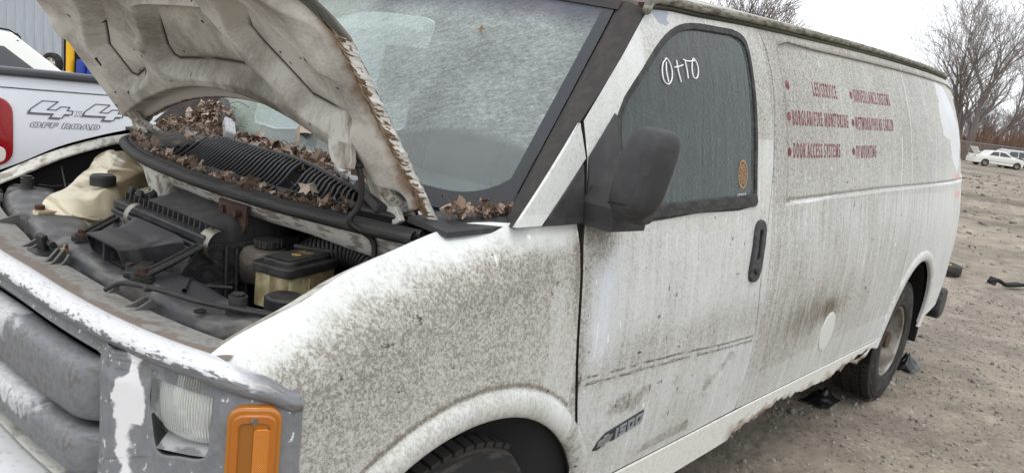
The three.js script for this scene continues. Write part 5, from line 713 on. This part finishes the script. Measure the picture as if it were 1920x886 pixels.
{
  const t = thing('pickup_truck', 'white pickup truck with off-road lettering on its bedside, behind the open hood', 'pickup truck', [-.125, 0, -2.6], -.012);
  // bedside: slightly crowned sheet with wheel arch
  const BF = (u, v) => [u, v, -.02 - .05 * ((v - .95) / .35) ** 2 * (v > .95 ? .8 : 1.2)];
  mesh('bedside', panel([[.06, .62], [.62, .6], ...arc(1.15, .5, .46, .48, 170, 10, 18), [2.2, .6], [2.2, 1.262], [.0, 1.275], [.0, .8]], [], BF, { max: .09, depth: .03 }), whiteCar, t);
  mesh('bedside', panel([[.06, .6], [2.2, .6], [2.2, 1.14], [.0, 1.14]], [], (u, v) => [u, v, -1.92 + .02], { max: .3, depth: .02, flip: 1 }), whiteCar, t);
  mesh('body_line', [tube([[.02, 1.197, -.038], [1.1, 1.192, -.038], [2.19, 1.185, -.038]], .0032, 20, 5)], std(0x55585c, .5), t);
  mesh('bed_rail_cap', [rbox(2.22, .045, .11, [1.1, 1.274, -.075], [0, 0, -.006], .018, 3)], worn([60, 62, 68], [90, 90, 90], .2, { r: .45 }), t);
  mesh('bed_floor', [rbox(2.2, .04, 1.8, [1.1, .78, -.97]), rbox(.05, .3, 1.8, [2.15, .95, -.97])], std(0x26282a, .8), t);
  const tgate = mesh('tailgate', rbox(.06, .5, 1.78, [-.01, .92, -.97], [0, 0, 0], .02), whiteCar, t); mesh('handle', rbox(.02, .07, .2, [-.045, 1.06, -.97]), M.plastic, tgate);
  mesh('rear_bumper', rbox(.2, .18, 1.9, [-.1, .58, -.97], [0, 0, 0], .04), std(0x9a9da0, .3, { metalness: .8 }), t);
  const tl = mesh('tail_lamp', panel(roundRect(.19, .35, .07, 5).map(([a, b]) => [.045 + a, .965 + b]), [], (u, v) => { const q = BF(u, v); return [u, v, q[2] + .012 - .12 * ss(.02, -.06, u)]; }, { max: .03, depth: .03, bev: .008 }), new THREE.MeshPhysicalMaterial({ color: new THREE.Color(.30, .006, .010), roughness: .15, clearcoat: 1, clearcoatRoughness: .05 }), t);
  mesh('reversing_lamp', panel(roundRect(.10, .08, .03, 4).map(([a, b]) => [.06 + a, .845 + b]), [], (u, v) => { const q = BF(u, v); return [u, v, q[2] + .014 - .12 * ss(.02, -.06, u)]; }, { max: .03, depth: .01, bev: .004 }), new THREE.MeshPhysicalMaterial({ color: 0xe6dcd8, roughness: .25, clearcoat: .6 }), tl);
  mesh('cab', [xf(extrude([[2.25, .6], [2.25, 1.3], [2.36, 1.78], [2.55, 1.85], [3.5, 1.84], [4.1, 1.32], [5.25, 1.22], [5.4, 1.1], [5.4, .6]], 1.84, .04), [0, 0, -1.88])], whiteCar, t);
  mesh('side_window', [xf(extrude([[2.45, 1.32], [2.52, 1.72], [3.05, 1.74], [3.05, 1.32]], 1.94, .004), [0, 0, -1.93]), xf(extrude([[3.12, 1.32], [3.12, 1.74], [3.45, 1.74], [3.9, 1.32]], 1.94, .004), [0, 0, -1.93])], darkGlass, t);
  for (const x of [1.15, 4.55]) for (const s of [1, -1]) wheelAt(t, x, .38, s > 0 ? -.14 : -1.78, .38, s);
  // painted-on lettering: outlined numerals with grey drop shadow
  const cv = document.createElement('canvas'); cv.width = 1024; cv.height = 384; const g = cv.getContext('2d'); g.fillStyle = 'rgb(0,0,0)'; g.fillRect(0, 0, 1024, 384);
  const four = (x, y, w, h) => { g.beginPath(); g.moveTo(x + w * .30, y); g.lineTo(x + w * .66, y); g.lineTo(x + w * .40, y + h * .52); g.lineTo(x + w * .60, y + h * .52); g.lineTo(x + w * .72, y + h * .30); g.lineTo(x + w * .93, y + h * .30); g.lineTo(x + w * .86, y + h * .52); g.lineTo(x + w, y + h * .52); g.lineTo(x + w * .97, y + h * .76); g.lineTo(x + w * .80, y + h * .76); g.lineTo(x + w * .74, y + h); g.lineTo(x + w * .46, y + h); g.lineTo(x + w * .54, y + h * .76); g.lineTo(x, y + h * .76); g.lineTo(x + w * .03, y + h * .52); g.closePath(); };
  const doc = (col, lw, fill) => { g.strokeStyle = col; g.lineWidth = lw; g.lineJoin = 'round'; };
  const draw = (dx, dy, fn) => { four(60 + dx, 40 + dy, 400, 190); fn(); four(560 + dx, 40 + dy, 400, 190); fn(); };
  draw(-26, 22, () => { g.fillStyle = 'rgb(150,150,150)'; g.fill(); });
  draw(0, 0, () => { g.fillStyle = 'rgb(0,0,0)'; g.fill(); doc('rgb(235,235,235)', 11); g.stroke(); });
  g.font = 'italic bold 110px sans-serif'; doc('rgb(235,235,235)', 8); g.strokeText('x', 470, 200); g.fillStyle = 'rgb(0,0,0)'; g.fillText('x', 470, 200);
  g.save(); g.transform(1.62, 0, -.35, 1, 150, 350); g.font = 'bold 84px sans-serif'; doc('rgb(240,240,240)', 9); g.strokeText('OFF ROAD', -60, 0); g.fillStyle = 'rgb(0,0,0)'; g.fillText('OFF ROAD', -60, 0); g.restore();
  mesh('lettering', panel([[.192, .980], [.734, .980], [.734, 1.158], [.192, 1.158]], [], (u, v) => { const q = BF(u, v); return [u, v, q[2] + .0025]; }, { max: .06, depth: .0008, bev: 0, uv: (u, v) => [(u - .192) / .542, (v - .980) / .178] }), new THREE.MeshStandardMaterial({ color: 0x4a4e55, alphaMap: new THREE.CanvasTexture(cv), transparent: true, roughness: .5 }), t);
}
// ------------------------------------------------------------------ other vehicles
function car(name, label, cat, pos, turn, o, group) {
  const t = thing(name, label, cat, pos, turn, group); const W = o.W, tp = (g) => { const p = g.attributes.position; for (let i = 0; i < p.count; i++) { const y = p.getY(i); p.setZ(i, p.getZ(i) * (1 - .20 * clamp((y - o.belt) / (o.H - o.belt), 0, 1.2))); } g.computeVertexNormals(); return toCreasedNormals(g, .6); };
  const ex = (poly, w, b) => tp(xf(extrude(poly, w - 2 * b, b, { steps: 4 }), [0, 0, -w / 2 + b]));
  mesh('body', ex(o.body, W, .05), o.paint, t); mesh('roof', ex(o.cabin, W - .02, .03), o.paint, t);
  for (const w of o.windows) mesh('side_window', ex(w, W + .004, .004), darkGlass, t);
  for (const [a, b] of o.screens) mesh('windscreen', (() => { const g = new THREE.BoxGeometry(Math.hypot(b[0] - a[0], b[1] - a[1]), .02, W * .82, 1, 1, 4); return xf(g, [(a[0] + b[0]) / 2, (a[1] + b[1]) / 2 + .045, 0], [0, 0, Math.atan2(b[1] - a[1], b[0] - a[0])]); })(), darkGlass, t);
  for (const x of o.wheels) for (const s of [1, -1]) wheelAt(t, x, o.R, s * (W / 2 - .09), o.R, s);
  for (const l of o.lamps || []) mesh(l.n, [1, -1].map((s) => rbox(.08, l.h, l.w, [l.x, l.y, s * (W / 2 - l.w / 2 - .06)], [0, 0, 0], .02)), l.m, t);
  for (const y of [[.5], [.85]]) mesh('trim_strip', rbox(o.L * .55, .03, W + .01, [o.L * .5, y[0], 0], [0, 0, 0], .01), y[0] < .6 ? M.plastic : o.paint, t);
  return t;
}
const silver = new THREE.MeshPhysicalMaterial({ color: new THREE.Color(.45, .46, .46), roughness: .35, metalness: .4, clearcoat: .5 });
const creamCar = new THREE.MeshPhysicalMaterial({ color: new THREE.Color(.72, .72, .68), roughness: .4, clearcoat: .4 });
const redLamp = std(0x7a0c0c, .3), clearLamp = std(0xc8ccd0, .2);
const turnR = -Math.atan2(.753, .658);
{ // white sedan with a crushed nose and raised boot lid, far across the yard
  const arch = (x, r) => arc(x, .33, r, r, 175, 5, 10);
  const s = car('sedan', 'white sedan with crushed dark nose and raised boot lid, by the chain-link fence', 'car', [76.2, 0, -12.75], turnR - .12, { L: 4.5, W: 1.78, H: 1.44, belt: .92, R: .33, paint: creamCar,
    cabin: [[.8, .92], [1.35, 1.36], [1.9, 1.42], [2.5, 1.40], [3.25, .92]], body: [[.05, .3], [.02, .62], [.1, .90], [.85, .95], [3.2, .95], [3.9, .86], [4.05, .7], [4.0, .3], ...arc(3.55, .3, .37, .37, 0, 180, 10), ...arc(.9, .3, .37, .37, 0, 180, 10)],
    windows: [[[1.12, 1.0], [1.45, 1.33], [1.92, 1.36], [1.92, 1.0]], [[2.0, 1.0], [2.0, 1.36], [2.42, 1.34], [2.98, 1.0]]], screens: [[[.92, .97], [1.33, 1.30]], [[2.56, 1.33], [3.12, .97]]], wheels: [.9, 3.55], lamps: [{ n: 'tail_lamp', x: .05, y: .78, h: .14, w: .3, m: redLamp }] });
  mesh('boot_lid', slab((u, v) => [.55 - .45 * u - .05 * Math.sin(u * 3), 1.02 + .55 * u, lerp(-.7, .7, v)], 8, 4, () => [.7, .7, 0], .04), creamCar, s);
  mesh('crushed_nose', [rbox(.4, .32, 1.5, [4.1, .62, 0], [.1, .1, .3], .06), rbox(.3, .1, .6, [4.25, .38, .4], [.3, .4, .1], .03), rbox(.5, .05, .7, [3.9, .92, .3], [.2, .1, .35], .02), rbox(.3, .2, .3, [4.3, .55, -.5], [0, .5, 0], .05)], M.black, s);
  mesh('loose_bumper', rbox(.25, .26, 1.2, [4.28, .42, .25], [.1, .25, .1], .1, 3), creamCar, s);
}
car('minivan', 'silver minivan at the right edge, parked beside the wrecked white sedan', 'van', [80.9, 0, -11.4], turnR + .05, { L: 4.7, W: 1.9, H: 1.72, belt: 1.0, R: .34, paint: silver,
  cabin: [[.0, 1.0], [.25, 1.55], [.6, 1.68], [2.6, 1.70], [3.6, 1.0]], body: [[.0, .3], [-.02, .95], [.05, 1.03], [3.5, 1.06], [4.4, .98], [4.6, .75], [4.6, .3], ...arc(3.8, .3, .38, .38, 0, 180, 10), ...arc(.9, .3, .38, .38, 0, 180, 10)],
  windows: [[[.22, 1.08], [.45, 1.52], [1.15, 1.56], [1.15, 1.08]], [[1.25, 1.08], [1.25, 1.56], [2.0, 1.57], [2.0, 1.08]], [[2.1, 1.08], [2.1, 1.57], [2.5, 1.55], [3.1, 1.1]]], screens: [[[2.70, 1.60], [3.42, 1.10]]], wheels: [.9, 3.8], lamps: [{ n: 'tail_lamp', x: .0, y: 1.05, h: .3, w: .14, m: redLamp }] });
{ // pale wrecked car just over the pickup's bed
  const s = car('wrecked_car', 'pale car with an empty dark window, seen over the pickup bed', 'car', [-1.35, .03, -6.9], -.10, { L: 4.2, W: 1.7, H: 1.41, belt: .95, R: .31, paint: creamCar,
    cabin: [[.15, .95], [.7, 1.33], [1.2, 1.41], [2.3, 1.38], [2.78, 1.0], [2.85, .95]], body: [[.0, .3], [.0, .9], [.1, .99], [2.9, 1.0], [3.7, .95], [4.0, .8], [4.05, .3], ...arc(3.4, .28, .36, .36, 0, 180, 8), ...arc(.8, .28, .36, .36, 0, 180, 8)],
    windows: [[[.75, 1.0], [.9, 1.27], [1.55, 1.30], [1.55, 1.0]], [[1.63, 1.0], [1.63, 1.30], [2.24, 1.28], [2.60, 1.0]]], screens: [[[2.34, 1.30], [2.78, .975]]], wheels: [.8, 3.4] });
  mesh('roof_frame', [tube([[.3, 1.36, .6], [1.9, 1.42, .62], [2.36, 1.40, .62], [2.40, 1.20, .66]], .008, 24, 5), tube([[2.36, 1.40, .62], [2.36, 1.38, -.4]], .008, 8, 5)], M.black, s);
  mesh('roof_stone', xf(new THREE.IcosahedronGeometry(.09, 1), [1.55, 1.37, .1], [0, 0, 0], [1, .7, 1]), std(0x9a8876, .9), s);
}
// ------------------------------------------------------------------ metal building, bollard, drums, tyres
{
  const c0 = V3(6.1, 0, -21.9), r = V3(.658, 0, .753); const b = thing('metal_building', 'pale grey-blue ribbed metal building with a dark open bay', 'building', [c0.x, 0, c0.z], turnR);
  const pm = worn([176, 183, 190], [156, 163, 170], .3, { r: .55 }); const w = .262; const prof = [[0, 0], [.012, .018], [.03, .018], [.042, 0], [.125, .002], [.132, .006], [.14, .002], [w, 0]];
  const pg = grid((u, v) => { const k = u * (prof.length - 1), i = Math.min(prof.length - 2, Math.floor(k)), f = k - i; return [lerp(prof[i][0], prof[i + 1][0], f) - w, v * 6, lerp(prof[i][1], prof[i + 1][1], f)]; }, prof.length - 1, 1); const pgc = toCreasedNormals(pg, .4);
  for (let k = 0; k < 34; k++) { const m = mesh('wall_panel', pgc, pm, b); m.position.x = -k * w; }
  mesh('corner_trim', rbox(.06, 6, .12, [.0, 3, -.03]), pm, b); mesh('wall_return', rbox(.06, 6, 6, [-.03, 3, -3.1]), pm, b);
  mesh('bay_back_wall', [...Array.from({ length: 26 }, (_, k) => { const g = pgc.clone(); return g.translate(w * (k + 1), 0, -2.5); })], worn([84, 90, 98], [70, 74, 80], .3), b);  // same cladding in a darker tone: the bay shade is put into its colour
  mesh('bay_roof', rbox(7, .2, 6, [3.3, 5.6, -2.4]), M.inside, b);
  const rk = thing('storage_rack', 'black covered rack in the open bay behind the yellow bollard', 'rack', [c0.x + r.x * 1.9, 0, c0.z + r.z * 1.9 - .6], turnR);
  mesh('cover', [rbox(3.6, 1.42, 1.2, [0, .71, -.3], [0, 0, 0], .08)], M.black, rk); mesh('rail', [tube([[-1.75, 1.42, .1], [-1.72, 1.56, .1], [-1.2, 1.55, .1], [-.6, 1.56, .1], [1.6, 1.55, .1]], .02, 30, 6), ...[-1.2, -.7, 0, .8].map((x) => cyl(.02, .02, .16, [x, 1.48, .1]))], M.inside, rk);
  const bo = thing('bollard', 'yellow steel bollard in front of the dark building bay', 'bollard', [5.42, 0, -18.98]); mesh('post', lathe([[.092, 0], [.092, 1.28], [.08, 1.325], [.05, 1.352], [0, 1.36]], 28), worn([240, 186, 20], [200, 150, 30], .2, { r: .5 }), bo);
  for (const [k, lab] of [[0, 'left blue plastic drum standing behind the yellow bollard'], [1, 'right blue plastic drum standing behind the yellow bollard']]) { const d = thing('plastic_drum', lab, 'drum', [5.62 + k * .17, 0, -18.75 + k * .20], 0, 'blue drums by the building'); mesh('drum_body', lathe([[0, 0], [.12, 0], [.128, .03], [.128, .28], [.134, .30], [.128, .32], [.128, .52], [.134, .54], [.128, .56], [.128, .78], [.11, .81], [0, .81]], 24), std(0x1f3f9a, .4), d); mesh('drum_lid', cyl(.115, .115, .02, [0, .815, 0]), std(0x2d51b0, .4), d); }
  const lt = thing('spare_wheel', 'loose wheel with a white spoked rim standing left of the yellow bollard', 'wheel', [5.30, .62, -19.9], turnR - .2); mesh('tyre', xf(tyreLow.clone(), [0, 0, 0], [0, 0, 0], [.75, .75, .8]), M.tyre, lt); mesh('rim', [xf(rimLow.clone(), [0, 0, 0], [0, 0, 0], [.7, .7, .7]), ...Array.from({ length: 5 }, (_, k) => xf(rbox(.05, .15, .02, [0, .075, .03]), [0, 0, 0], [0, 0, k * 1.2566]))], std(0xd8d6cc, .5), lt);
  const crate = thing('tyre_stand', 'dark stand of stacked crates under the loose white-rimmed wheel', 'stand', [5.30, 0, -19.9], turnR); mesh('crate', rbox(.5, .34, .4, [0, .18, 0]), M.inside, crate);
  const l2 = thing('spare_tyre', 'dark tyre leaning right of the blue drums', 'tyre', [6.05, .42, -18.55], turnR + .3); mesh('tyre', xf(tyreLow.clone(), [0, 0, 0], [0, 0, 0], [1, 1, 1]), M.tyre, l2); mesh('rim', xf(rimLow.clone(), [0, 0, 0]), M.inside, l2);
}
// ------------------------------------------------------------------ bare trees, thicket, fence
const bark = worn([92, 82, 74], [62, 54, 48], .6, { r: .95, rep: 3 }), barkFar = std(new THREE.Color(.19, .165, .15), .95);
function bareTree(seed, o) {
  const r = rng(seed), big = [], twig = [];
  const seg = (out, a, b, ra, rb, n) => { const d = b.clone().sub(a), q = new THREE.Quaternion().setFromUnitVectors(V3(0, 1, 0), d.clone().normalize()); for (let i = 0; i < n; i++) { const t0 = i / n * 6.2832, t1 = (i + 1) / n * 6.2832; const P = (t, p, rr) => V3(Math.cos(t) * rr, 0, Math.sin(t) * rr).applyQuaternion(q).add(p); const A = P(t0, a, ra), B = P(t1, a, ra), C = P(t1, b, rb), D = P(t0, b, rb); out.push(A, D, C, A, C, B); } };
  const grow = (p, d, len, ra, dep) => {
    const n = dep < 2 ? 5 : dep < 4 ? 3 : 2; let a = p, dir = d.clone(), rr = ra;
    for (let i = 0; i < n; i++) { dir.add(V3((r() - .5) * o.wob, (r() - .35) * o.wob * .7, (r() - .5) * o.wob)).normalize(); const b = a.clone().addScaledVector(dir, len / n), rb = Math.max(o.min, ra * (1 - .42 * (i + 1) / n)); seg(dep < 3 ? big : twig, a, b, rr, rb, dep < 2 ? 7 : dep < 4 ? 4 : 3); a = b; rr = rb;
      if (dep < o.depth) { const k = (i === n - 1) ? 2 : (r() < (dep < 1 ? .7 : dep < 3 ? .85 : dep < 5 ? .62 : .45) ? 1 : 0); for (let j = 0; j < k; j++) { const az = r() * 6.283, sp = o.spread * (.55 + .6 * r()); const px = V3(0, 1, 0).cross(dir).normalize(), pz = px.clone().cross(dir); const nd = dir.clone().addScaledVector(px, Math.cos(az) * sp).addScaledVector(pz, Math.sin(az) * sp).add(V3(0, o.up, 0)).normalize(); grow(a, nd, len * (.58 + .18 * r()), rr * (.58 + .15 * r()), dep + 1); } } }
  };
  for (const s of o.stems) grow(V3(...s.p), V3(...s.d).normalize(), s.len, s.r, s.dep || 0);
  const mk = (l) => { const g = new THREE.BufferGeometry(); const f = new Float32Array(l.length * 3); l.forEach((v, i) => { f[i * 3] = v.x; f[i * 3 + 1] = v.y; f[i * 3 + 2] = v.z; }); g.setAttribute('position', new THREE.BufferAttribute(f, 3)); g.computeVertexNormals(); return g; };
  return [mk(big), mk(twig)];
}
{
  const t = thing('bare_tree', 'tall leafless tree with several trunks standing behind the rear of the van', 'tree', [92.6, 0, -16.6], turnR);
  const [b, w] = bareTree(14, { wob: .17, spread: .66, up: .13, depth: 6, min: .012, stems: [{ p: [-.7, 0, 0], d: [-.12, 1, .05], len: 6.6, r: .36 }, { p: [.5, 0, 0], d: [.12, 1, -.05], len: 7.2, r: .40 }, { p: [1.2, 1.0, .3], d: [.75, 1, .1], len: 5.8, r: .27 }, { p: [-.9, 3.5, 0], d: [-.55, 1, .1], len: 4.6, r: .18, dep: 1 }] });
  const barkBig = std(new THREE.Color(.24, .21, .19), .95); mesh('trunk', b, barkBig, t); mesh('twigs', w, barkBig, t);
  const protos = [21, 22, 23].map((s) => bareTree(s, { wob: .2, spread: .6, up: .14, depth: 5, min: .02, stems: [{ p: [0, 0, 0], d: [.05, 1, 0], len: 5.2, r: .22 }] }));
  const labs = ['thin leafless tree in the woods behind the chain-link fence'];
  const rr = rng(3);
  const spots = []; for (let i = 0; i < 26; i++) spots.push([lerp(-16, 34, (i + rr()) / 26), -6 - 22 * rr(), (.36 + .26 * rr())]);
  spots.forEach(([a, d, s], i) => { const o = thing('woodland_tree', labs[0], 'tree', [92 + .658 * a - d * .753, 0, -16 + .753 * a + d * .658], rr() * 6, 'leafless trees behind the fence'); o.scale.setScalar(s); const [b2, w2] = protos[i % 3]; mesh('trunk', b2, barkFar, o); mesh('twigs', w2, barkFar, o); });
  for (const [x, z, h, lab] of [[42.3, -65.2, .78, 'bare treetop showing between the raised hood and the windscreen'], [70.3, -33.9, 1.13, 'bare treetop above the front part of the van roof'], [71.8, -31.2, 1.03, 'second bare treetop above the van roof, the lower one to the right']]) { const o = thing('distant_tree', lab, 'tree', [x, 0, z], x); o.scale.setScalar(h); const [b2, w2] = protos[1]; mesh('trunk', b2, barkFar, o); mesh('twigs', w2, barkFar, o); }
  // thicket: thousands of thin reddish stalks that read as one mass
  const r = rng(9), pos = [], N = 15000, v = (a, d, y) => { pos.push(89.5 + .658 * a + .753 * d, y, -15.5 + .753 * a - .658 * d); };
  for (let i = 0; i < N; i++) { const a = lerp(-22, 26, r()), d = r() * 9, top = (2.6 + 4.2 * (fbm(a * .45 + 20, d * .4, 4) - .2) + ss(0, 9, a) * 1.4) * (.35 + .6 * r()), y0 = top * r() * .6, lean = (r() - .5) * .9, wd = .018 + .03 * r(); v(a - wd, d, y0); v(a + wd, d, y0); v(a + lean + (r() - .5) * .1, d + (r() - .5) * .4, top); }
  const g = new THREE.BufferGeometry(); g.setAttribute('position', new THREE.Float32BufferAttribute(pos, 3)); g.computeVertexNormals();
  const th = mesh('brush_thicket', g, std(new THREE.Color(.20, .125, .09), .95)); th.userData = { label: 'reddish-brown leafless thicket behind the chain-link fence', category: 'brush', kind: 'stuff' };
  // chain-link fence
  const f = thing('chain_link_fence', 'grey chain-link fence across the far side of the yard', 'fence', [83.3, 0, -14.6], turnR);
  for (let k = -6; k <= 8; k++) mesh('post', cyl(.05, .05, 2.0, [k * 3.05 + .25, 1.0, 0], [0, 0, 0], 8), std(0x8a8c8c, .5, { metalness: .5 }), f);
  mesh('top_rail', cyl(.032, .032, 46, [3, 1.95, 0], [0, 0, Math.PI / 2], 8), std(0x8a8c8c, .5, { metalness: .5 }), f);
  const cl = tex(64, 64, (u, v, c) => { const a = Math.abs(((u + v) % 1) - .5), b = Math.abs(((u - v + 1) % 1) - .5); c[0] = c[1] = c[2] = a < .06 || b < .06 ? 255 : 0; }, { data: true }); cl.repeat.set(46 / .12, 2 / .12);
  mesh('wire_mesh', xf(new THREE.PlaneGeometry(46, 1.95), [3, .98, 0]), new THREE.MeshStandardMaterial({ color: 0x8d9090, alphaMap: cl, transparent: true, roughness: .6 }), f);
}
// ------------------------------------------------------------------ ground
const groundH = (x, z) => { const d = Math.hypot(x - 2, z); const far = ss(9, 14, x) * (1 - ss(60, 90, x)); const rut = (fbm(x * 1.1 + z * .25, z * .16 + 3, 4) - .5) * .32 * far + (fbm(x * 3, z * 3, 3) - .5) * .08 * far; return (fbm(x * .7, z * .7, 3) - .5) * .05 * ss(1.5, 4, d) + (fbm(x * 5, z * 5, 3) - .5) * .018 + rut + .012 * (fbm(x * 22, z * 22, 2) - .5) - .01; };
{
  const pos = [], idx = [], uv = [], col = [], NR = 300, NA = 300; const cx = 1.5, cz = 1.0;
  for (let j = 0; j <= NR; j++) { const rr = .05 * j * .55 + 420 * (j / NR) ** 6.0; for (let i = 0; i <= NA; i++) { const a0 = i / NA; const a = (a0 < .72 ? lerp(-.75, .35, a0 / .72) : lerp(.35, -.75 + 2 * Math.PI, (a0 - .72) / .28)); const x = cx + Math.cos(a) * rr, z = cz + Math.sin(a) * rr; pos.push(x, groundH(x, z), z); uv.push(x / 2.6, z / 2.6); const k = fbm(x * .35, z * .35 + 5, 4), k2 = fbm(x * .9 + 3, z * .22, 3); const dark = ss(.45, .7, k2) * ss(9, 16, x) * .30; const m = .79 + .34 * (k - .5) - dark; const mud = ss(8, 13, x) * .6; col.push(m * 1.0, m * lerp(.985, .965, mud), m * lerp(.96, .90, mud)); } }
  for (let j = 0; j < NR; j++) for (let i = 0; i < NA; i++) { const a = j * (NA + 1) + i, b = a + 1, c = a + NA + 1, d = c + 1; idx.push(a, b, d, a, d, c); }
  const g = new THREE.BufferGeometry(); g.setAttribute('position', new THREE.Float32BufferAttribute(pos, 3)); g.setAttribute('uv', new THREE.Float32BufferAttribute(uv, 2)); g.setAttribute('color', new THREE.Float32BufferAttribute(col, 3)); g.setIndex(idx.reverse()); g.computeVertexNormals();
  const per = (f, u, v, n) => { const q = u * n, w = v * n, a = ss(.85, 1, u), b = ss(.85, 1, v); return lerp(lerp(f(q, w), f(q - n, w), a), lerp(f(q, w - n), f(q - n, w - n), a), b); };
  const gt = tex(1024, 1024, (u, v, c) => { const a = per((x, y) => fbm(x, y, 4), u, v, 14), b = per((x, y) => vn(x, y), u, v, 150), d = per((x, y) => vn(x + 31, y + 9), u, v, 300); const st = ss(.66, .8, b * .6 + d * .4), dk = ss(.34, .22, b * .5 + d * .5); const L = 148 + 56 * (a - .5) + st * 22 - dk * 30; c[0] = L * 1.02; c[1] = L * .957; c[2] = L * .862; if (st > .5) { c[1] += 3; c[2] += 9; } });
  const gm = new THREE.MeshStandardMaterial({ map: gt, roughness: .93, vertexColors: true, bumpMap: gt, bumpScale: .012 });
  const m = mesh('ground', g, gm); m.userData = { kind: 'structure' };
  // loose gravel
  const r = rng(31), ico = new THREE.IcosahedronGeometry(1, 1); { const p = ico.attributes.position; for (let i = 0; i < p.count; i++) { const x = p.getX(i), y = p.getY(i), z = p.getZ(i), k = 1 + .35 * (vn(x * 2 + 9, y * 2 + z * 3 + 9) - .5); p.setXYZ(i, x * k, y * k, z * k); } ico.computeVertexNormals(); }
  const N = 13000, im = new THREE.InstancedMesh(ico, std(0xffffff, .9), N), mt = new THREE.Matrix4(), q = new THREE.Quaternion(), cc = new THREE.Color();
  for (let i = 0; i < N; i++) { const near = i < 10500; const x = near ? lerp(1, 8.5, Math.pow(r(), .8)) : lerp(7, 26, r()), z = near ? lerp(-.6, 3.2, r()) : lerp(-6, 5, r()); const s = (.003 + .011 * r() ** 3) * (near ? 1 : 1.6) * (r() > .99 ? 2.2 : 1); q.setFromEuler(new THREE.Euler(r() * 6, r() * 6, r() * 6)); mt.compose(V3(x, groundH(x, z) + s * .25, z), q, V3(s, s * .65, s * (.7 + .5 * r()))); im.setMatrixAt(i, mt); const k = .15 + .20 * r(); cc.setRGB(k, k * .94, k * .84); im.setColorAt(i, cc); }
  im.name = 'gravel'; im.castShadow = im.receiveShadow = true; im.userData = { label: 'loose grey gravel scattered over the bare mud yard', category: 'gravel', kind: 'stuff' }; scene.add(im);
  const clod = new THREE.InstancedMesh(ico, std(0xffffff, .95), 3000); for (let i = 0; i < 3000; i++) { const x = lerp(9, 50, r() ** 1.2), z = lerp(-9, 6, r()); const s = .015 + .065 * r() ** 2.5; q.setFromEuler(new THREE.Euler(r() * .6, r() * 6, r() * .6)); mt.compose(V3(x, groundH(x, z), z), q, V3(s * 1.6, s * .5, s)); clod.setMatrixAt(i, mt); const k = .14 + .14 * r(); cc.setRGB(k, k * .88, k * .75); clod.setColorAt(i, cc); }
  clod.name = 'mud_clods'; clod.castShadow = clod.receiveShadow = true; clod.userData = { label: 'clods of churned mud across the middle of the yard', category: 'mud', kind: 'stuff' }; scene.add(clod);
}
// ------------------------------------------------------------------ things lying about
{
  const sw = thing('spare_wheel', 'spare wheel with a yellow rim lying flat behind the van', 'wheel', [9.0, .06, -.02]); mesh('tyre', xf(tyreLow.clone(), [0, 0, 0], [Math.PI / 2, 0, 0], [.8, .8, .55]), M.tyre, sw); mesh('rim', xf(rimGeo.clone(), [0, .0, 0], [0, 0, 0], [.8, .6, .8]), std(0xa88f4a, .7), sw);
  const db = thing('plastic_trim', 'bent strip of black plastic car trim lying in the mud', 'plastic trim', [8.95, .03, .72], -.2); mesh('strip', [tube([[-.32, .05, -.05], [-.2, .07, .0], [-.05, .02, .03], [.12, .01, .06], [.42, .015, .1]], .022, 30, 6), rbox(.16, .015, .09, [-.26, .06, -.03], [.2, .3, .3]), rbox(.22, .012, .06, [.2, .02, .02], [0, -.2, .05])], M.black, db);
  const crumple = (name, lab, pos, s, seed) => { const t = thing(name, lab, 'debris', pos); mesh('sheet', grid((u, v) => { const x = (u - .5), z = (v - .5); const h = fbm(u * 5 + seed, v * 5, 3); return [x * s * (1 + .3 * (fbm(u * 4, v * 4 + seed, 2) - .5)), .01 + h * s * .28 * Math.sin(u * Math.PI) * Math.sin(v * Math.PI) * 2, z * s * .7]; }, 14, 12), std(0x17181a, .35), t); };
  crumple('crumpled_plastic', 'crumpled black plastic on the ground behind the rear wheel', [4.42, .0, .86], .24, 3);
  crumple('torn_liner', 'torn black plastic liner lying under the rusted sill', [3.16, 0, .74], .22, 8);
}
renderer.render(scene, camera);
